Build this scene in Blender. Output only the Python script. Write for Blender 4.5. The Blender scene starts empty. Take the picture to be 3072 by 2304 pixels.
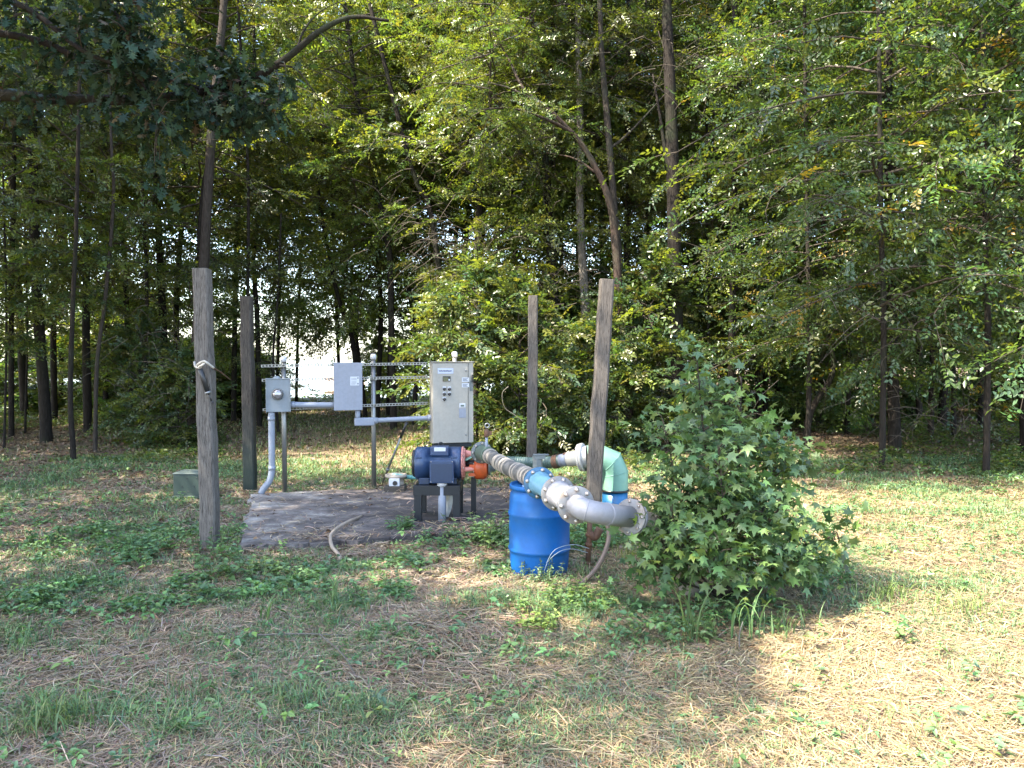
import bpy, bmesh, math, random
import numpy as np
from mathutils import Vector, Matrix

R = math.radians
scene = bpy.context.scene
COL = scene.collection
rnd = random.Random(7)

# ------------------------------------------------------------------ camera, sky, sun, exposure
F_PX, HORIZ, EYE = 2307.0, 1080.0, 2.02
PITCH = math.atan((1152 - HORIZ) / F_PX)
cam_d = bpy.data.cameras.new("camera")
cam = bpy.data.objects.new("camera", cam_d); COL.objects.link(cam)
cam_d.sensor_width = 36.0
cam_d.lens = F_PX / 3072 * 36.0
cam_d.clip_end = 6000
cam.location = (0, 0, EYE)
cam.rotation_euler = (math.pi / 2 - PITCH, 0, 0)
scene.camera = cam

SUN_EL, SUN_AZ = R(55), R(-119)         # azimuth from +Y towards +X: high sun on the left, a little behind the camera
sun_dir = Vector((math.sin(SUN_AZ) * math.cos(SUN_EL), math.cos(SUN_AZ) * math.cos(SUN_EL), math.sin(SUN_EL)))
sl = bpy.data.lights.new("sun", 'SUN'); sl.energy = 3.9; sl.angle = R(0.5); sl.color = (1.0, 0.90, 0.74)
so = bpy.data.objects.new("sun", sl); COL.objects.link(so)
so.rotation_euler = sun_dir.to_track_quat('Z', 'Y').to_euler()
so.location = (-20, -10, 40)

world = bpy.data.worlds.new("World"); scene.world = world; world.use_nodes = True
wn = world.node_tree
sky = wn.nodes.new('ShaderNodeTexSky'); sky.sky_type = 'NISHITA'; sky.sun_disc = False
sky.sun_elevation = SUN_EL; sky.sun_rotation = SUN_AZ % (2 * math.pi)
sky.air_density = 1.0; sky.dust_density = 1.6; sky.ozone_density = 0.2
bg = wn.nodes['Background']; bg.inputs[1].default_value = 0.15
wn.links.new(sky.outputs[0], bg.inputs[0])
scene.view_settings.view_transform = 'Standard'; scene.view_settings.look = 'None'
scene.view_settings.exposure = 2.85; scene.view_settings.gamma = 1.0
cy = scene.cycles
cy.max_bounces = 6; cy.diffuse_bounces = 3; cy.glossy_bounces = 2; cy.transmission_bounces = 4; cy.transparent_max_bounces = 4
cy.use_denoising = True; cy.denoiser = 'OPENIMAGEDENOISE'; cy.denoising_prefilter = 'ACCURATE'; cy.caustics_reflective = False; cy.caustics_refractive = False

# ------------------------------------------------------------------ geometry helpers
_ca, _sa = math.cos(PITCH), math.sin(PITCH)
def P(px, py, Y):                        # photo pixel (3072 wide) at world depth Y -> point
    u, v = (px - 1536) / F_PX, (1152 - py) / F_PX
    d = Vector((u, _ca + v * _sa, -_sa + v * _ca)); return Vector((0, 0, EYE)) + d * (Y / d.y)
def D(dx, dy, Y):                        # same, from the 2212-wide view
    return P(dx * 1.38879, dy * 1.38879, Y)

def gz(x, y):                            # ground height
    x = np.asarray(x, float); y = np.asarray(y, float)
    z = 0.022 * np.sin(x * 1.3 + .4 * y) * np.cos(y * 1.1 - .3 * x) + 0.012 * np.sin(x * 3.7 + 1) * np.sin(y * 3.1)
    z = z * np.clip((14 - y) / 4 + .6, .6, 1)
    shore = 44 + np.maximum(0, x + 6) * 2.2
    z = z - 2.2 * np.clip((y - shore + 3) / 8, 0, 1.0) ** 1.3
    return z

def catmull(pts, n=8):
    pts = [Vector(p) for p in pts]
    if len(pts) < 3: return [pts[0].lerp(pts[-1], i / n) for i in range(n + 1)]
    out = []
    ext = [2 * pts[0] - pts[1]] + pts + [2 * pts[-1] - pts[-2]]
    for i in range(1, len(ext) - 2):
        p0, p1, p2, p3 = ext[i - 1:i + 3]
        for k in range(n):
            t = k / n
            out.append(.5 * ((2 * p1) + (p2 - p0) * t + (2 * p0 - 5 * p1 + 4 * p2 - p3) * t * t + (3 * p1 - p0 - 3 * p2 + p3) * t ** 3))
    out.append(pts[-1]); return out

class MB:
    def __init__(s): s.v = []; s.f = []; s.sm = []
    def box(s, c, size, ax=None):
        c = Vector(c); ax = ax or (Vector((1, 0, 0)), Vector((0, 1, 0)), Vector((0, 0, 1)))
        b = len(s.v); h = [q / 2 for q in size]
        for i in (-1, 1):
            for j in (-1, 1):
                for k in (-1, 1):
                    s.v.append(c + ax[0] * (i * h[0]) + ax[1] * (j * h[1]) + ax[2] * (k * h[2]))
        for q in ((0, 1, 3, 2), (4, 6, 7, 5), (0, 4, 5, 1), (2, 3, 7, 6), (0, 2, 6, 4), (1, 5, 7, 3)):
            s.f.append([b + i for i in q]); s.sm.append(False)
        return s
    def rings(s, pts, radii, seg=16, cap=True, prof=None, smooth=True, squash=None):
        pts = [Vector(p) for p in pts]
        if not hasattr(radii, '__len__'): radii = [radii] * len(pts)
        b = len(s.v); n = len(pts); a = None
        for i, p in enumerate(pts):
            t = (pts[min(i + 1, n - 1)] - pts[max(i - 1, 0)])
            j = 1
            while t.length < 1e-7 and j < n:
                t = pts[min(i + j + 1, n - 1)] - pts[max(i - j - 1, 0)]; j += 1
            t.normalize()
            if a is None:
                a = t.orthogonal() if abs(t.z) > .5 else t.cross(Vector((0, 0, 1)))
            a = (a - t * a.dot(t)); a.normalize(); c = t.cross(a)
            for k in range(seg):
                w = 2 * math.pi * (k + .5) / seg; m = prof[k % len(prof)] if prof else 1
                s.v.append(p + (a * math.cos(w) + c * math.sin(w)) * radii[i] * m)
        for i in range(n - 1):
            for k in range(seg):
                k2 = (k + 1) % seg
                s.f.append([b + i * seg + k, b + i * seg + k2, b + (i + 1) * seg + k2, b + (i + 1) * seg + k]); s.sm.append(smooth)
        if cap:
            s.f.append([b + k for k in range(seg)][::-1]); s.sm.append(False)
            s.f.append([b + (n - 1) * seg + k for k in range(seg)]); s.sm.append(False)
        return s
    def cyl(s, p0, p1, r0, r1=None, seg=20, cap=True, smooth=True):
        return s.rings([p0, p1], [r0, r0 if r1 is None else r1], seg, cap, None, smooth)
    def lathe(s, c, axis, prof, seg=28):     # prof: list of (distance along the axis, radius)
        c = Vector(c); axis = Vector(axis).normalized()
        a = axis.orthogonal().normalized(); q = axis.cross(a); b = len(s.v)
        for d, r in prof:
            for k in range(seg):
                w = 2 * math.pi * k / seg; s.v.append(c + axis * d + (a * math.cos(w) + q * math.sin(w)) * r)
        for i in range(len(prof) - 1):
            for k in range(seg):
                k2 = (k + 1) % seg
                s.f.append([b + i * seg + k, b + i * seg + k2, b + (i + 1) * seg + k2, b + (i + 1) * seg + k])
                s.sm.append(abs(prof[i + 1][0] - prof[i][0]) + abs(prof[i + 1][1] - prof[i][1]) > 1e-6)
        s.f.append([b + k for k in range(seg)][::-1]); s.sm.append(False)
        e = b + (len(prof) - 1) * seg
        s.f.append([e + k for k in range(seg)]); s.sm.append(False)
        return s

ORG = {}
def tag(o, label=None, cat=None, group=None, kind=None):
    if label: o['label'] = label
    if cat: o['category'] = cat
    if group: o['group'] = group
    if kind: o['kind'] = kind
    return o
def thing(name, label, cat, loc=(0, 0, 0), group=None):
    o = bpy.data.objects.new(name, None); COL.objects.link(o); o.location = loc; o.empty_display_size = .2
    ORG[o] = Vector(loc); return tag(o, label, cat, group)
def islands(mb):
    up = list(range(len(mb.v)))
    def fd(a):
        while up[a] != a: up[a] = up[up[a]]; a = up[a]
        return a
    for f in mb.f:
        for q in f[1:]: up[fd(q)] = fd(f[0])
    out = {}
    for f, sm_ in zip(mb.f, mb.sm): out.setdefault(fd(f[0]), []).append((f, sm_))
    res = []
    for fs in out.values():
        m = MB(); mp_ = {}
        for f, sm_ in fs:
            for q in f:
                if q not in mp_: mp_[q] = len(m.v); m.v.append(mb.v[q])
            m.f.append([mp_[q] for q in f]); m.sm.append(sm_)
        res.append(m)
    return res
def pieces(name, mb, mat, parent, bevel=0):      # every separate piece of mb as a part of its own
    return [part(name, m, mat, parent, bevel) for m in islands(mb)]
def part(name, mb, mat, parent=None, bevel=0, loc=None):
    org = ORG[parent] if parent else Vector(loc or (0, 0, 0))
    me = bpy.data.meshes.new(name)
    me.from_pydata([tuple(v - org) for v in mb.v], [], mb.f)
    me.polygons.foreach_set('use_smooth', mb.sm)
    me.materials.append(mat); me.update()
    bm = bmesh.new(); bm.from_mesh(me); bmesh.ops.recalc_face_normals(bm, faces=bm.faces); bm.to_mesh(me); bm.free()
    o = bpy.data.objects.new(name, me); COL.objects.link(o)
    if parent: o.parent = parent
    else: o.location = org
    ORG[o] = org
    if bevel:
        m = o.modifiers.new('bevel', 'BEVEL'); m.width = bevel; m.segments = 2; m.limit_method = 'ANGLE'; m.angle_limit = R(40)
        try: m.harden_normals = False
        except Exception: pass
    return o

class NPM:                                   # big meshes from numpy
    def __init__(s): s.v = []; s.c = []; s.f = []; s.n = 0
    def add(s, v, f, col, mat=0):            # v (n,3), f (m,k), col (n,3) or (3,)
        v = np.asarray(v, float); col = np.asarray(col, float)
        if col.ndim == 1: col = np.tile(col, (len(v), 1))
        s.v.append(v); s.c.append(col); s.f.append((np.asarray(f) + s.n, mat)); s.n += len(v)
    def mesh(s, name, mats):
        v = np.concatenate(s.v); c = np.concatenate(s.c); me = bpy.data.meshes.new(name)
        li, tot, mi = [], [], []
        for f, m in s.f:
            li.append(f.ravel()); tot.append(np.full(len(f), f.shape[1])); mi.append(np.full(len(f), m))
        li = np.concatenate(li).astype(np.int32); tot = np.concatenate(tot).astype(np.int32); mi = np.concatenate(mi).astype(np.int32)
        st = np.concatenate([[0], np.cumsum(tot)[:-1]]).astype(np.int32)
        me.vertices.add(len(v)); me.vertices.foreach_set('co', v.astype(np.float32).ravel())
        me.loops.add(len(li)); me.loops.foreach_set('vertex_index', li)
        me.polygons.add(len(tot)); me.polygons.foreach_set('loop_start', st); me.polygons.foreach_set('loop_total', tot)
        me.polygons.foreach_set('material_index', mi)
        a = me.attributes.new('Col', 'FLOAT_COLOR', 'POINT')
        a.data.foreach_set('color', np.concatenate([c, np.ones((len(c), 1))], 1).astype(np.float32).ravel())
        for m in mats: me.materials.append(m)
        me.update(calc_edges=True); me.validate(); return me
def link(name, me, parent=None, loc=(0, 0, 0), rz=0, sc=1):
    o = bpy.data.objects.new(name, me); COL.objects.link(o); o.location = loc; o.rotation_euler = (0, 0, rz)
    o.scale = (sc, sc, sc) if not hasattr(sc, '__len__') else sc
    if parent: o.parent = parent
    return o
def nrm(a): return a / np.maximum(np.linalg.norm(a, axis=-1, keepdims=True), 1e-9)

# ------------------------------------------------------------------ materials
def nodes(name):
    m = bpy.data.materials.new(name); m.use_nodes = True; nt = m.node_tree
    return m, nt, nt.nodes['Principled BSDF'], nt.nodes['Material Output']
def ramp(nt, stops):
    r = nt.nodes.new('ShaderNodeValToRGB'); e = r.color_ramp.elements
    while len(e) < len(stops): e.new(.5)
    for q, (p, c) in zip(e, stops): q.position = p; q.color = (*c, 1) if len(c) == 3 else c
    return r
def noise(nt, scale, detail=6, rough=.6, stretch=None, coord='Object'):
    tc = nt.nodes.new('ShaderNodeTexCoord'); n = nt.nodes.new('ShaderNodeTexNoise')
    n.inputs['Scale'].default_value = scale; n.inputs['Detail'].default_value = detail; n.inputs['Roughness'].default_value = rough
    if stretch:
        mp = nt.nodes.new('ShaderNodeMapping'); mp.inputs['Scale'].default_value = stretch
        nt.links.new(tc.outputs[coord], mp.inputs[0]); nt.links.new(mp.outputs[0], n.inputs[0])
    else: nt.links.new(tc.outputs[coord], n.inputs[0])
    return n
def bump(nt, src, bsdf, strength=.3, dist=.01):
    b = nt.nodes.new('ShaderNodeBump'); b.inputs['Strength'].default_value = strength; b.inputs['Distance'].default_value = dist
    nt.links.new(src, b.inputs['Height']); nt.links.new(b.outputs[0], bsdf.inputs['Normal'])
def paint(name, c, rough=.45, metal=0.0, dirt=None, dirt_amt=.5, scale=5, spec=.5, stretch=None, bmp=.05, lo=.45, hi=.72):
    m, nt, b, o = nodes(name)
    dirt = dirt or tuple(q * .55 for q in c)
    n = noise(nt, scale, 8, .65, stretch)
    r = ramp(nt, [(lo, c), (hi, tuple(c[i] * (1 - dirt_amt) + dirt[i] * dirt_amt for i in range(3)))])
    n2 = noise(nt, scale * 7, 5, .7)
    mx = nt.nodes.new('ShaderNodeMixRGB'); mx.blend_type = 'MULTIPLY'; mx.inputs[0].default_value = .35
    r2 = ramp(nt, [(.3, (.62, .62, .62)), (.6, (1, 1, 1))])
    nt.links.new(n.outputs[0], r.inputs[0]); nt.links.new(n2.outputs[0], r2.inputs[0])
    nt.links.new(r.outputs[0], mx.inputs[1]); nt.links.new(r2.outputs[0], mx.inputs[2])
    nt.links.new(mx.outputs[0], b.inputs['Base Color'])
    b.inputs['Roughness'].default_value = rough; b.inputs['Metallic'].default_value = metal
    b.inputs['Specular IOR Level'].default_value = spec
    if bmp: bump(nt, n2.outputs[0], b, bmp, .004)
    return m
def wood(name, a, b_, green=None):
    m, nt, b, o = nodes(name)
    n = noise(nt, 9, 8, .7, (9, 9, .55)); n2 = noise(nt, 2.3, 4, .6, (1, 1, .5)); n3 = noise(nt, 26, 6, .75, (5, 5, .35))
    r = ramp(nt, [(.3, b_), (.62, a)]); nt.links.new(n.outputs[0], r.inputs[0])
    r3 = ramp(nt, [(.38, (.16, .15, .14)), (.5, (1, 1, 1))]); nt.links.new(n3.outputs[0], r3.inputs[0])
    mx = nt.nodes.new('ShaderNodeMixRGB'); mx.blend_type = 'MULTIPLY'; mx.inputs[0].default_value = .85
    nt.links.new(r.outputs[0], mx.inputs[1]); nt.links.new(r3.outputs[0], mx.inputs[2]); last = mx
    if green:
        sp = nt.nodes.new('ShaderNodeSeparateXYZ'); tc = nt.nodes.new('ShaderNodeTexCoord'); nt.links.new(tc.outputs['Object'], sp.inputs[0])
        ad = nt.nodes.new('ShaderNodeMath'); ad.operation = 'MULTIPLY_ADD'; ad.inputs[1].default_value = 1.6; nt.links.new(n2.outputs[0], ad.inputs[0]); nt.links.new(sp.outputs[2], ad.inputs[2])
        mr = nt.nodes.new('ShaderNodeMapRange'); mr.inputs[1].default_value = 2.0; mr.inputs[2].default_value = 1.0; mr.inputs[3].default_value = 0; mr.inputs[4].default_value = .75
        nt.links.new(ad.outputs[0], mr.inputs[0])
        g = nt.nodes.new('ShaderNodeMixRGB'); nt.links.new(mr.outputs[0], g.inputs[0]); nt.links.new(mx.outputs[0], g.inputs[1]); g.inputs[2].default_value = (*green, 1); last = g
    nt.links.new(last.outputs[0], b.inputs['Base Color']); b.inputs['Roughness'].default_value = .9; b.inputs['Specular IOR Level'].default_value = .2
    bump(nt, n3.outputs[0], b, .6, .008)
    return m
def bark(name, a, b_, moss=(.028, .036, .02)):
    m, nt, b, o = nodes(name)
    n = noise(nt, 10, 8, .7, (3, 3, .6)); n2 = noise(nt, 1.1, 5, .6); n3 = noise(nt, 30, 6, .7, (2, 2, .5))
    r = ramp(nt, [(.32, b_), (.66, a)]); nt.links.new(n.outputs[0], r.inputs[0])
    mr = ramp(nt, [(.5, (0, 0, 0)), (.68, (.8, .8, .8))]); nt.links.new(n2.outputs[0], mr.inputs[0])
    g = nt.nodes.new('ShaderNodeMixRGB'); nt.links.new(mr.outputs[0], g.inputs[0]); nt.links.new(r.outputs[0], g.inputs[1]); g.inputs[2].default_value = (*moss, 1)
    nt.links.new(g.outputs[0], b.inputs['Base Color']); b.inputs['Roughness'].default_value = .95; b.inputs['Specular IOR Level'].default_value = .15
    bump(nt, n.outputs[0], b, .9, .03); return m
def leafmat(name, trans=.38, rough=.42, spec=.5, tint=(1.35, 1.25, .55), vary=.25):
    m, nt, b, o = nodes(name)
    at = nt.nodes.new('ShaderNodeAttribute'); at.attribute_name = 'Col'
    oi = nt.nodes.new('ShaderNodeObjectInfo')
    mr = nt.nodes.new('ShaderNodeMapRange'); mr.inputs[3].default_value = 1 - vary; mr.inputs[4].default_value = 1 + vary; nt.links.new(oi.outputs['Random'], mr.inputs[0])
    h = nt.nodes.new('ShaderNodeHueSaturation'); nt.links.new(at.outputs[0], h.inputs['Color']); nt.links.new(mr.outputs[0], h.inputs['Value'])
    mh = nt.nodes.new('ShaderNodeMapRange'); mh.inputs[3].default_value = .485; mh.inputs[4].default_value = .515; nt.links.new(oi.outputs['Random'], mh.inputs[0]); nt.links.new(mh.outputs[0], h.inputs['Hue'])
    nt.links.new(h.outputs[0], b.inputs['Base Color']); b.inputs['Roughness'].default_value = rough; b.inputs['Specular IOR Level'].default_value = spec
    t = nt.nodes.new('ShaderNodeBsdfTranslucent'); mu = nt.nodes.new('ShaderNodeMixRGB'); mu.blend_type = 'MULTIPLY'; mu.inputs[0].default_value = 1
    mu.inputs[2].default_value = (*tint, 1); nt.links.new(h.outputs[0], mu.inputs[1]); nt.links.new(mu.outputs[0], t.inputs[0])
    mx = nt.nodes.new('ShaderNodeMixShader'); mx.inputs[0].default_value = trans
    nt.links.new(b.outputs[0], mx.inputs[1]); nt.links.new(t.outputs[0], mx.inputs[2]); nt.links.new(mx.outputs[0], o.inputs[0]); return m
def colmat(name, rough=.9, spec=.15):
    m, nt, b, o = nodes(name); at = nt.nodes.new('ShaderNodeAttribute'); at.attribute_name = 'Col'
    nt.links.new(at.outputs[0], b.inputs['Base Color']); b.inputs['Roughness'].default_value = rough; b.inputs['Specular IOR Level'].default_value = spec; return m

M_LEAF = leafmat('tree_leaves', .46, .34, .65, (1.4, 1.35, .5)); M_LEAF_NEAR = leafmat('near_leaves', .3, .4, .5, (1.2, 1.2, .55), .05)
M_OAK = leafmat('oak_leaves', .22, .6, .22, (1.1, 1.15, .6), .05)
M_GRASS = leafmat('grass_blades', .3, .5, .4, (1.2, 1.15, .6), 0)
M_STRAW = leafmat('dry_straw', .15, .6, .35, (1.1, 1.0, .8), 0)
M_TWIG = colmat('twig_bark')
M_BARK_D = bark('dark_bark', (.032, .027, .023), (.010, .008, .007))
M_BARK_M = bark('brown_bark', (.06, .05, .042), (.022, .018, .015), (.042, .046, .034))
M_BARK_P = bark('pale_bark', (.22, .20, .175), (.09, .075, .065), (.08, .08, .055))
M_BARK_R = bark('reddish_bark', (.075, .052, .042), (.03, .022, .018), (.05, .05, .036))
M_POST = wood('weathered_post_wood', (.155, .14, .125), (.075, .065, .058))
M_POST_G = wood('algae_post_wood', (.085, .075, .066), (.038, .033, .03), (.022, .038, .032))
M_POST_D = wood('grey_post_wood', (.115, .103, .092), (.052, .045, .04))
M_GALV = paint('galvanised_steel', (.23, .235, .235), .42, .75, (.25, .24, .22), .6, 6)
M_STRUT = paint('strut_steel', (.28, .28, .265), .5, .6, (.22, .19, .15), .6, 14)
M_CONDUIT = paint('grey_conduit', (.22, .245, .30), .5, 0, (.24, .25, .26), .5, 5)
M_CAP = paint('white_cap', (.52, .52, .55), .5, 0, (.5, .5, .48), .5, 9)
M_BOX = paint('grey_enclosure', (.19, .22, .25), .45, 0, (.16, .18, .195), .5, 3, stretch=(3, 3, .4))
M_BOX2 = paint('pale_grey_enclosure', (.23, .25, .30), .45, 0, (.215, .225, .26), .5, 3, stretch=(4, 4, .4))
M_PANEL = paint('beige_enclosure', (.32, .30, .262), .42, 0, (.25, .245, .22), .5, 2.5, stretch=(3, 3, .4))
M_LABEL = paint('white_label', (.50, .52, .56), .5, 0, (.6, .62, .65), .4, 30)
M_PLATE = paint('blue_white_plate', (.42, .46, .60), .4, 0, (.5, .55, .7), .4, 30)
M_INK = paint('printed_ink', (.10, .11, .15), .6, 0, bmp=0)
M_BLACK = paint('black_plastic', (.018, .018, .02), .4, 0, bmp=0)
M_LCD = paint('display_glass', (.12, .12, .07), .2, 0, (.07, .07, .04), .6, 30, bmp=0)
M_GLASS = paint('meter_glass', (.35, .33, .34), .12, .6, (.1, .09, .09), .8, 25, bmp=0)
M_MOTOR = paint('blue_motor_paint', (.024, .052, .118), .38, 0, (.02, .035, .09), .6, 6)
M_MOTOR_D = paint('dark_blue_cover', (.017, .036, .078), .35, 0, (.014, .03, .08), .5, 7)
M_NAVY = paint('dark_frame_paint', (.0035, .0065, .011), .5, 0, (.008, .008, .008), .5, 8)
M_ORANGE = paint('orange_pump_paint', (.55, .09, .018), .45, 0, (.16, .05, .02), .7, 9)
M_PINK = paint('faded_red_paint', (.55, .22, .18), .5, 0, (.3, .1, .06), .7, 10)
M_DRUM = paint('blue_drum_plastic', (.002, .085, .30), .5, 0, (.02, .085, .19), .7, 3.5, spec=.3, bmp=.02)
M_BUNG = paint('drum_bung', (.30, .42, .66), .4)
M_HOSE = paint('dirty_grey_hose', (.085, .085, .08), .6, 0, (.22, .20, .185), .8, 9, lo=.48, hi=.6)
M_GREENP = paint('dull_green_pipe', (.07, .11, .08), .5, 0, (.10, .09, .07), .7, 8)
M_CORR = paint('corrugated_hose', (.055, .10, .085), .4, 0, (.16, .19, .17), .6, 8)
M_MINT = paint('mint_pipe', (.15, .31, .24), .45, 0, (.26, .34, .20), .7, 2.2)
M_WPIPE = paint('white_pipe', (.50, .49, .46), .42, 0, (.45, .42, .32), .6, 4)
M_GPIPE = paint('grey_pipe_paint', (.24, .24, .265), .42, 0, (.21, .20, .19), .6, 4)
M_FLANGE = paint('grey_flange', (.20, .20, .20), .5, 0, (.30, .19, .10), .8, 6, lo=.5, hi=.75)
M_BFLANGE = paint('blue_flange', (.035, .13, .25), .45, 0, (.14, .17, .18), .7, 6)
M_BPIPE = paint('light_blue_pipe', (.13, .27, .36), .4, 0, (.16, .34, .47), .6, 4)
M_DBLUE = paint('blue_riser', (.015, .13, .30), .4, 0, (.04, .14, .25), .6, 4)
M_TANP = paint('tan_pipe', (.33, .285, .235), .5, 0, (.30, .25, .19), .6, 4)
M_RUST = paint('rusty_steel', (.105, .06, .04), .75, .2, (.20, .085, .035), .8, 11)
M_BOLT = paint('zinc_bolt', (.45, .42, .38), .45, .6, (.30, .12, .05), .8, 40)
M_VALVE = paint('dark_valve_iron', (.10, .12, .12), .5, 0, (.2, .2, .2), .7, 12)
M_BROWNH = paint('brown_hose', (.14, .10, .075), .55, 0, (.24, .19, .15), .7, 9)
M_TANH = paint('tan_hose', (.33, .26, .20), .6, 0, (.2, .16, .12), .7, 9)
M_TEAL = paint('teal_pipe', (.05, .19, .20), .45, 0, (.2, .36, .34), .6, 6)
M_ROPE = paint('frayed_rope', (.42, .39, .34), .9, 0, (.2, .18, .15), .7, 40)
M_UTIL = paint('green_utility_paint', (.018, .036, .028), .5, 0, (.04, .055, .045), .6, 4)
M_UTIL_T = paint('faded_green_lid', (.09, .115, .10), .55, 0, (.15, .18, .15), .6, 4)
M_SHING = paint('tan_shingles', (.33, .25, .20), .85, 0, (.22, .17, .13), .6, 1.5, stretch=(1, 6, 6))
M_BOARD = paint('dark_boards', (.06, .05, .04), .85, 0)
M_TUBE = paint('clear_tubing', (.30, .36, .40), .25, 0)

def ground_mat():
    m, nt, b, o = nodes('ground_soil_and_thatch')
    n1 = noise(nt, .55, 6, .6, None, 'Object'); n2 = noise(nt, 9, 8, .75); n3 = noise(nt, 60, 6, .8)
    r1 = ramp(nt, [(.38, (.17, .135, .10)), (.55, (.27, .215, .15)), (.7, (.12, .14, .065))])
    nt.links.new(n1.outputs[0], r1.inputs[0])
    r2 = ramp(nt, [(.35, (.35, .33, .3)), (.65, (1.15, 1.12, 1.05))]); nt.links.new(n2.outputs[0], r2.inputs[0])
    r3 = ramp(nt, [(.35, (.4, .4, .4)), (.62, (1.2, 1.18, 1.1))]); nt.links.new(n3.outputs[0], r3.inputs[0])
    a = nt.nodes.new('ShaderNodeMixRGB'); a.blend_type = 'MULTIPLY'; a.inputs[0].default_value = 1
    nt.links.new(r1.outputs[0], a.inputs[1]); nt.links.new(r2.outputs[0], a.inputs[2])
    c = nt.nodes.new('ShaderNodeMixRGB'); c.blend_type = 'MULTIPLY'; c.inputs[0].default_value = .8
    nt.links.new(a.outputs[0], c.inputs[1]); nt.links.new(r3.outputs[0], c.inputs[2])
    nt.links.new(c.outputs[0], b.inputs['Base Color']); b.inputs['Roughness'].default_value = .95; b.inputs['Specular IOR Level'].default_value = .15
    bump(nt, n3.outputs[0], b, .8, .02); return m
def pad_mat():
    m, nt, b, o = nodes('stained_concrete')
    n1 = noise(nt, 1.3, 8, .68, (1, 1.7, 1)); n2 = noise(nt, 26, 7, .75); n3 = noise(nt, 5.5, 7, .7)
    tc = nt.nodes.new('ShaderNodeTexCoord'); sp = nt.nodes.new('ShaderNodeSeparateXYZ'); nt.links.new(tc.outputs['Object'], sp.inputs[0])
    ad = nt.nodes.new('ShaderNodeMath'); ad.operation = 'MULTIPLY_ADD'; ad.inputs[1].default_value = .11; nt.links.new(sp.outputs[0], ad.inputs[0]); nt.links.new(n1.outputs[0], ad.inputs[2])
    r1 = ramp(nt, [(.24, (.30, .285, .265)), (.34, (.165, .145, .135)), (.47, (.075, .064, .062)), (.70, (.055, .05, .05))]); nt.links.new(ad.outputs[0], r1.inputs[0])
    r2 = ramp(nt, [(.3, (.45, .44, .42)), (.6, (1.15, 1.15, 1.15))]); nt.links.new(n2.outputs[0], r2.inputs[0])
    r3 = ramp(nt, [(.35, (.55, .52, .5)), (.62, (1.25, 1.22, 1.2))]); nt.links.new(n3.outputs[0], r3.inputs[0])
    a = nt.nodes.new('ShaderNodeMixRGB'); a.blend_type = 'MULTIPLY'; a.inputs[0].default_value = .8
    nt.links.new(r1.outputs[0], a.inputs[1]); nt.links.new(r2.outputs[0], a.inputs[2])
    c = nt.nodes.new('ShaderNodeMixRGB'); c.blend_type = 'MULTIPLY'; c.inputs[0].default_value = .8
    nt.links.new(a.outputs[0], c.inputs[1]); nt.links.new(r3.outputs[0], c.inputs[2])
    nt.links.new(c.outputs[0], b.inputs['Base Color']); b.inputs['Roughness'].default_value = .85
    bump(nt, n2.outputs[0], b, .4, .01); return m
def water_mat():
    m, nt, b, o = nodes('lake_water')
    b.inputs['Base Color'].default_value = (.10, .14, .16, 1); b.inputs['Roughness'].default_value = .12; b.inputs['Specular IOR Level'].default_value = 1.0
    n = noise(nt, .9, 4, .6, (.5, 1.4, 1)); bump(nt, n.outputs[0], b, .5, .12); return m
M_GROUND = ground_mat(); M_PAD = pad_mat(); M_WATER = water_mat()

# ------------------------------------------------------------------ setting: ground, lake
def build_ground():
    xs = np.concatenate([np.linspace(-260, -26, 30), np.arange(-24, -9, .6), np.arange(-9, 9, .15), np.arange(9, 24, .6), np.linspace(26, 260, 30)])
    ys = np.concatenate([np.linspace(-60, 1, 15), np.arange(2, 14, .15), np.arange(14, 58, .6), np.linspace(60, 420, 30)])
    X, Y = np.meshgrid(xs, ys); Z = gz(X, Y); n, m = X.shape
    i = np.arange(n * m).reshape(n, m)
    f = np.stack([i[:-1, :-1].ravel(), i[:-1, 1:].ravel(), i[1:, 1:].ravel(), i[1:, :-1].ravel()], 1)
    q = NPM(); q.add(np.stack([X.ravel(), Y.ravel(), Z.ravel()], 1), f, (.2, .16, .1))
    me = q.mesh('ground', [M_GROUND]); me.polygons.foreach_set('use_smooth', np.ones(len(me.polygons), bool))
    return tag(link('ground', me), kind='structure')
build_ground()
lk = NPM(); lk.add([(-2500, 30, -.8), (2500, 30, -.8), (2500, 5000, -.8), (-2500, 5000, -.8)], [(0, 1, 2, 3)], (.1, .1, .1))
tag(link('lake_water', lk.mesh('lake_water', [M_WATER])), kind='structure')

# concrete pad
pad_pts = [P(722, 1653, 8.13), P(757, 1493, 11.28), P(1000, 1478, 11.65), P(1530, 1470, 11.9), P(1620, 1540, 10.0), P(1500, 1600, 8.9), P(1180, 1622, 8.5), P(900, 1648, 8.2)]
def pad():
    mb = MB(); top = []
    loop = []
    for i, p in enumerate(pad_pts):
        q = pad_pts[(i + 1) % len(pad_pts)]
        for k in range(14):
            t = k / 14; loop.append((p.x + (q.x - p.x) * t + rnd.uniform(-.05, .05), p.y + (q.y - p.y) * t + rnd.uniform(-.07, .07)))
    b = len(mb.v); n = len(loop)
    for x, y in loop: mb.v.append(Vector((x, y, -.1)))
    for x, y in loop: mb.v.append(Vector((x, y, .045)))
    for k in range(n): mb.f.append([k, (k + 1) % n, n + (k + 1) % n, n + k]); mb.sm.append(False)
    mb.f.append([n + k for k in range(n)]); mb.sm.append(False)
    c = Vector((-1.4, 10, 0))
    return tag(part('concrete_pad', mb, M_PAD, None, .012, c), 'stained grey concrete pad under the pump and electrical rack', 'concrete pad')
pad()
PADXY = np.array([(p.x, p.y) for p in pad_pts])
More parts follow.
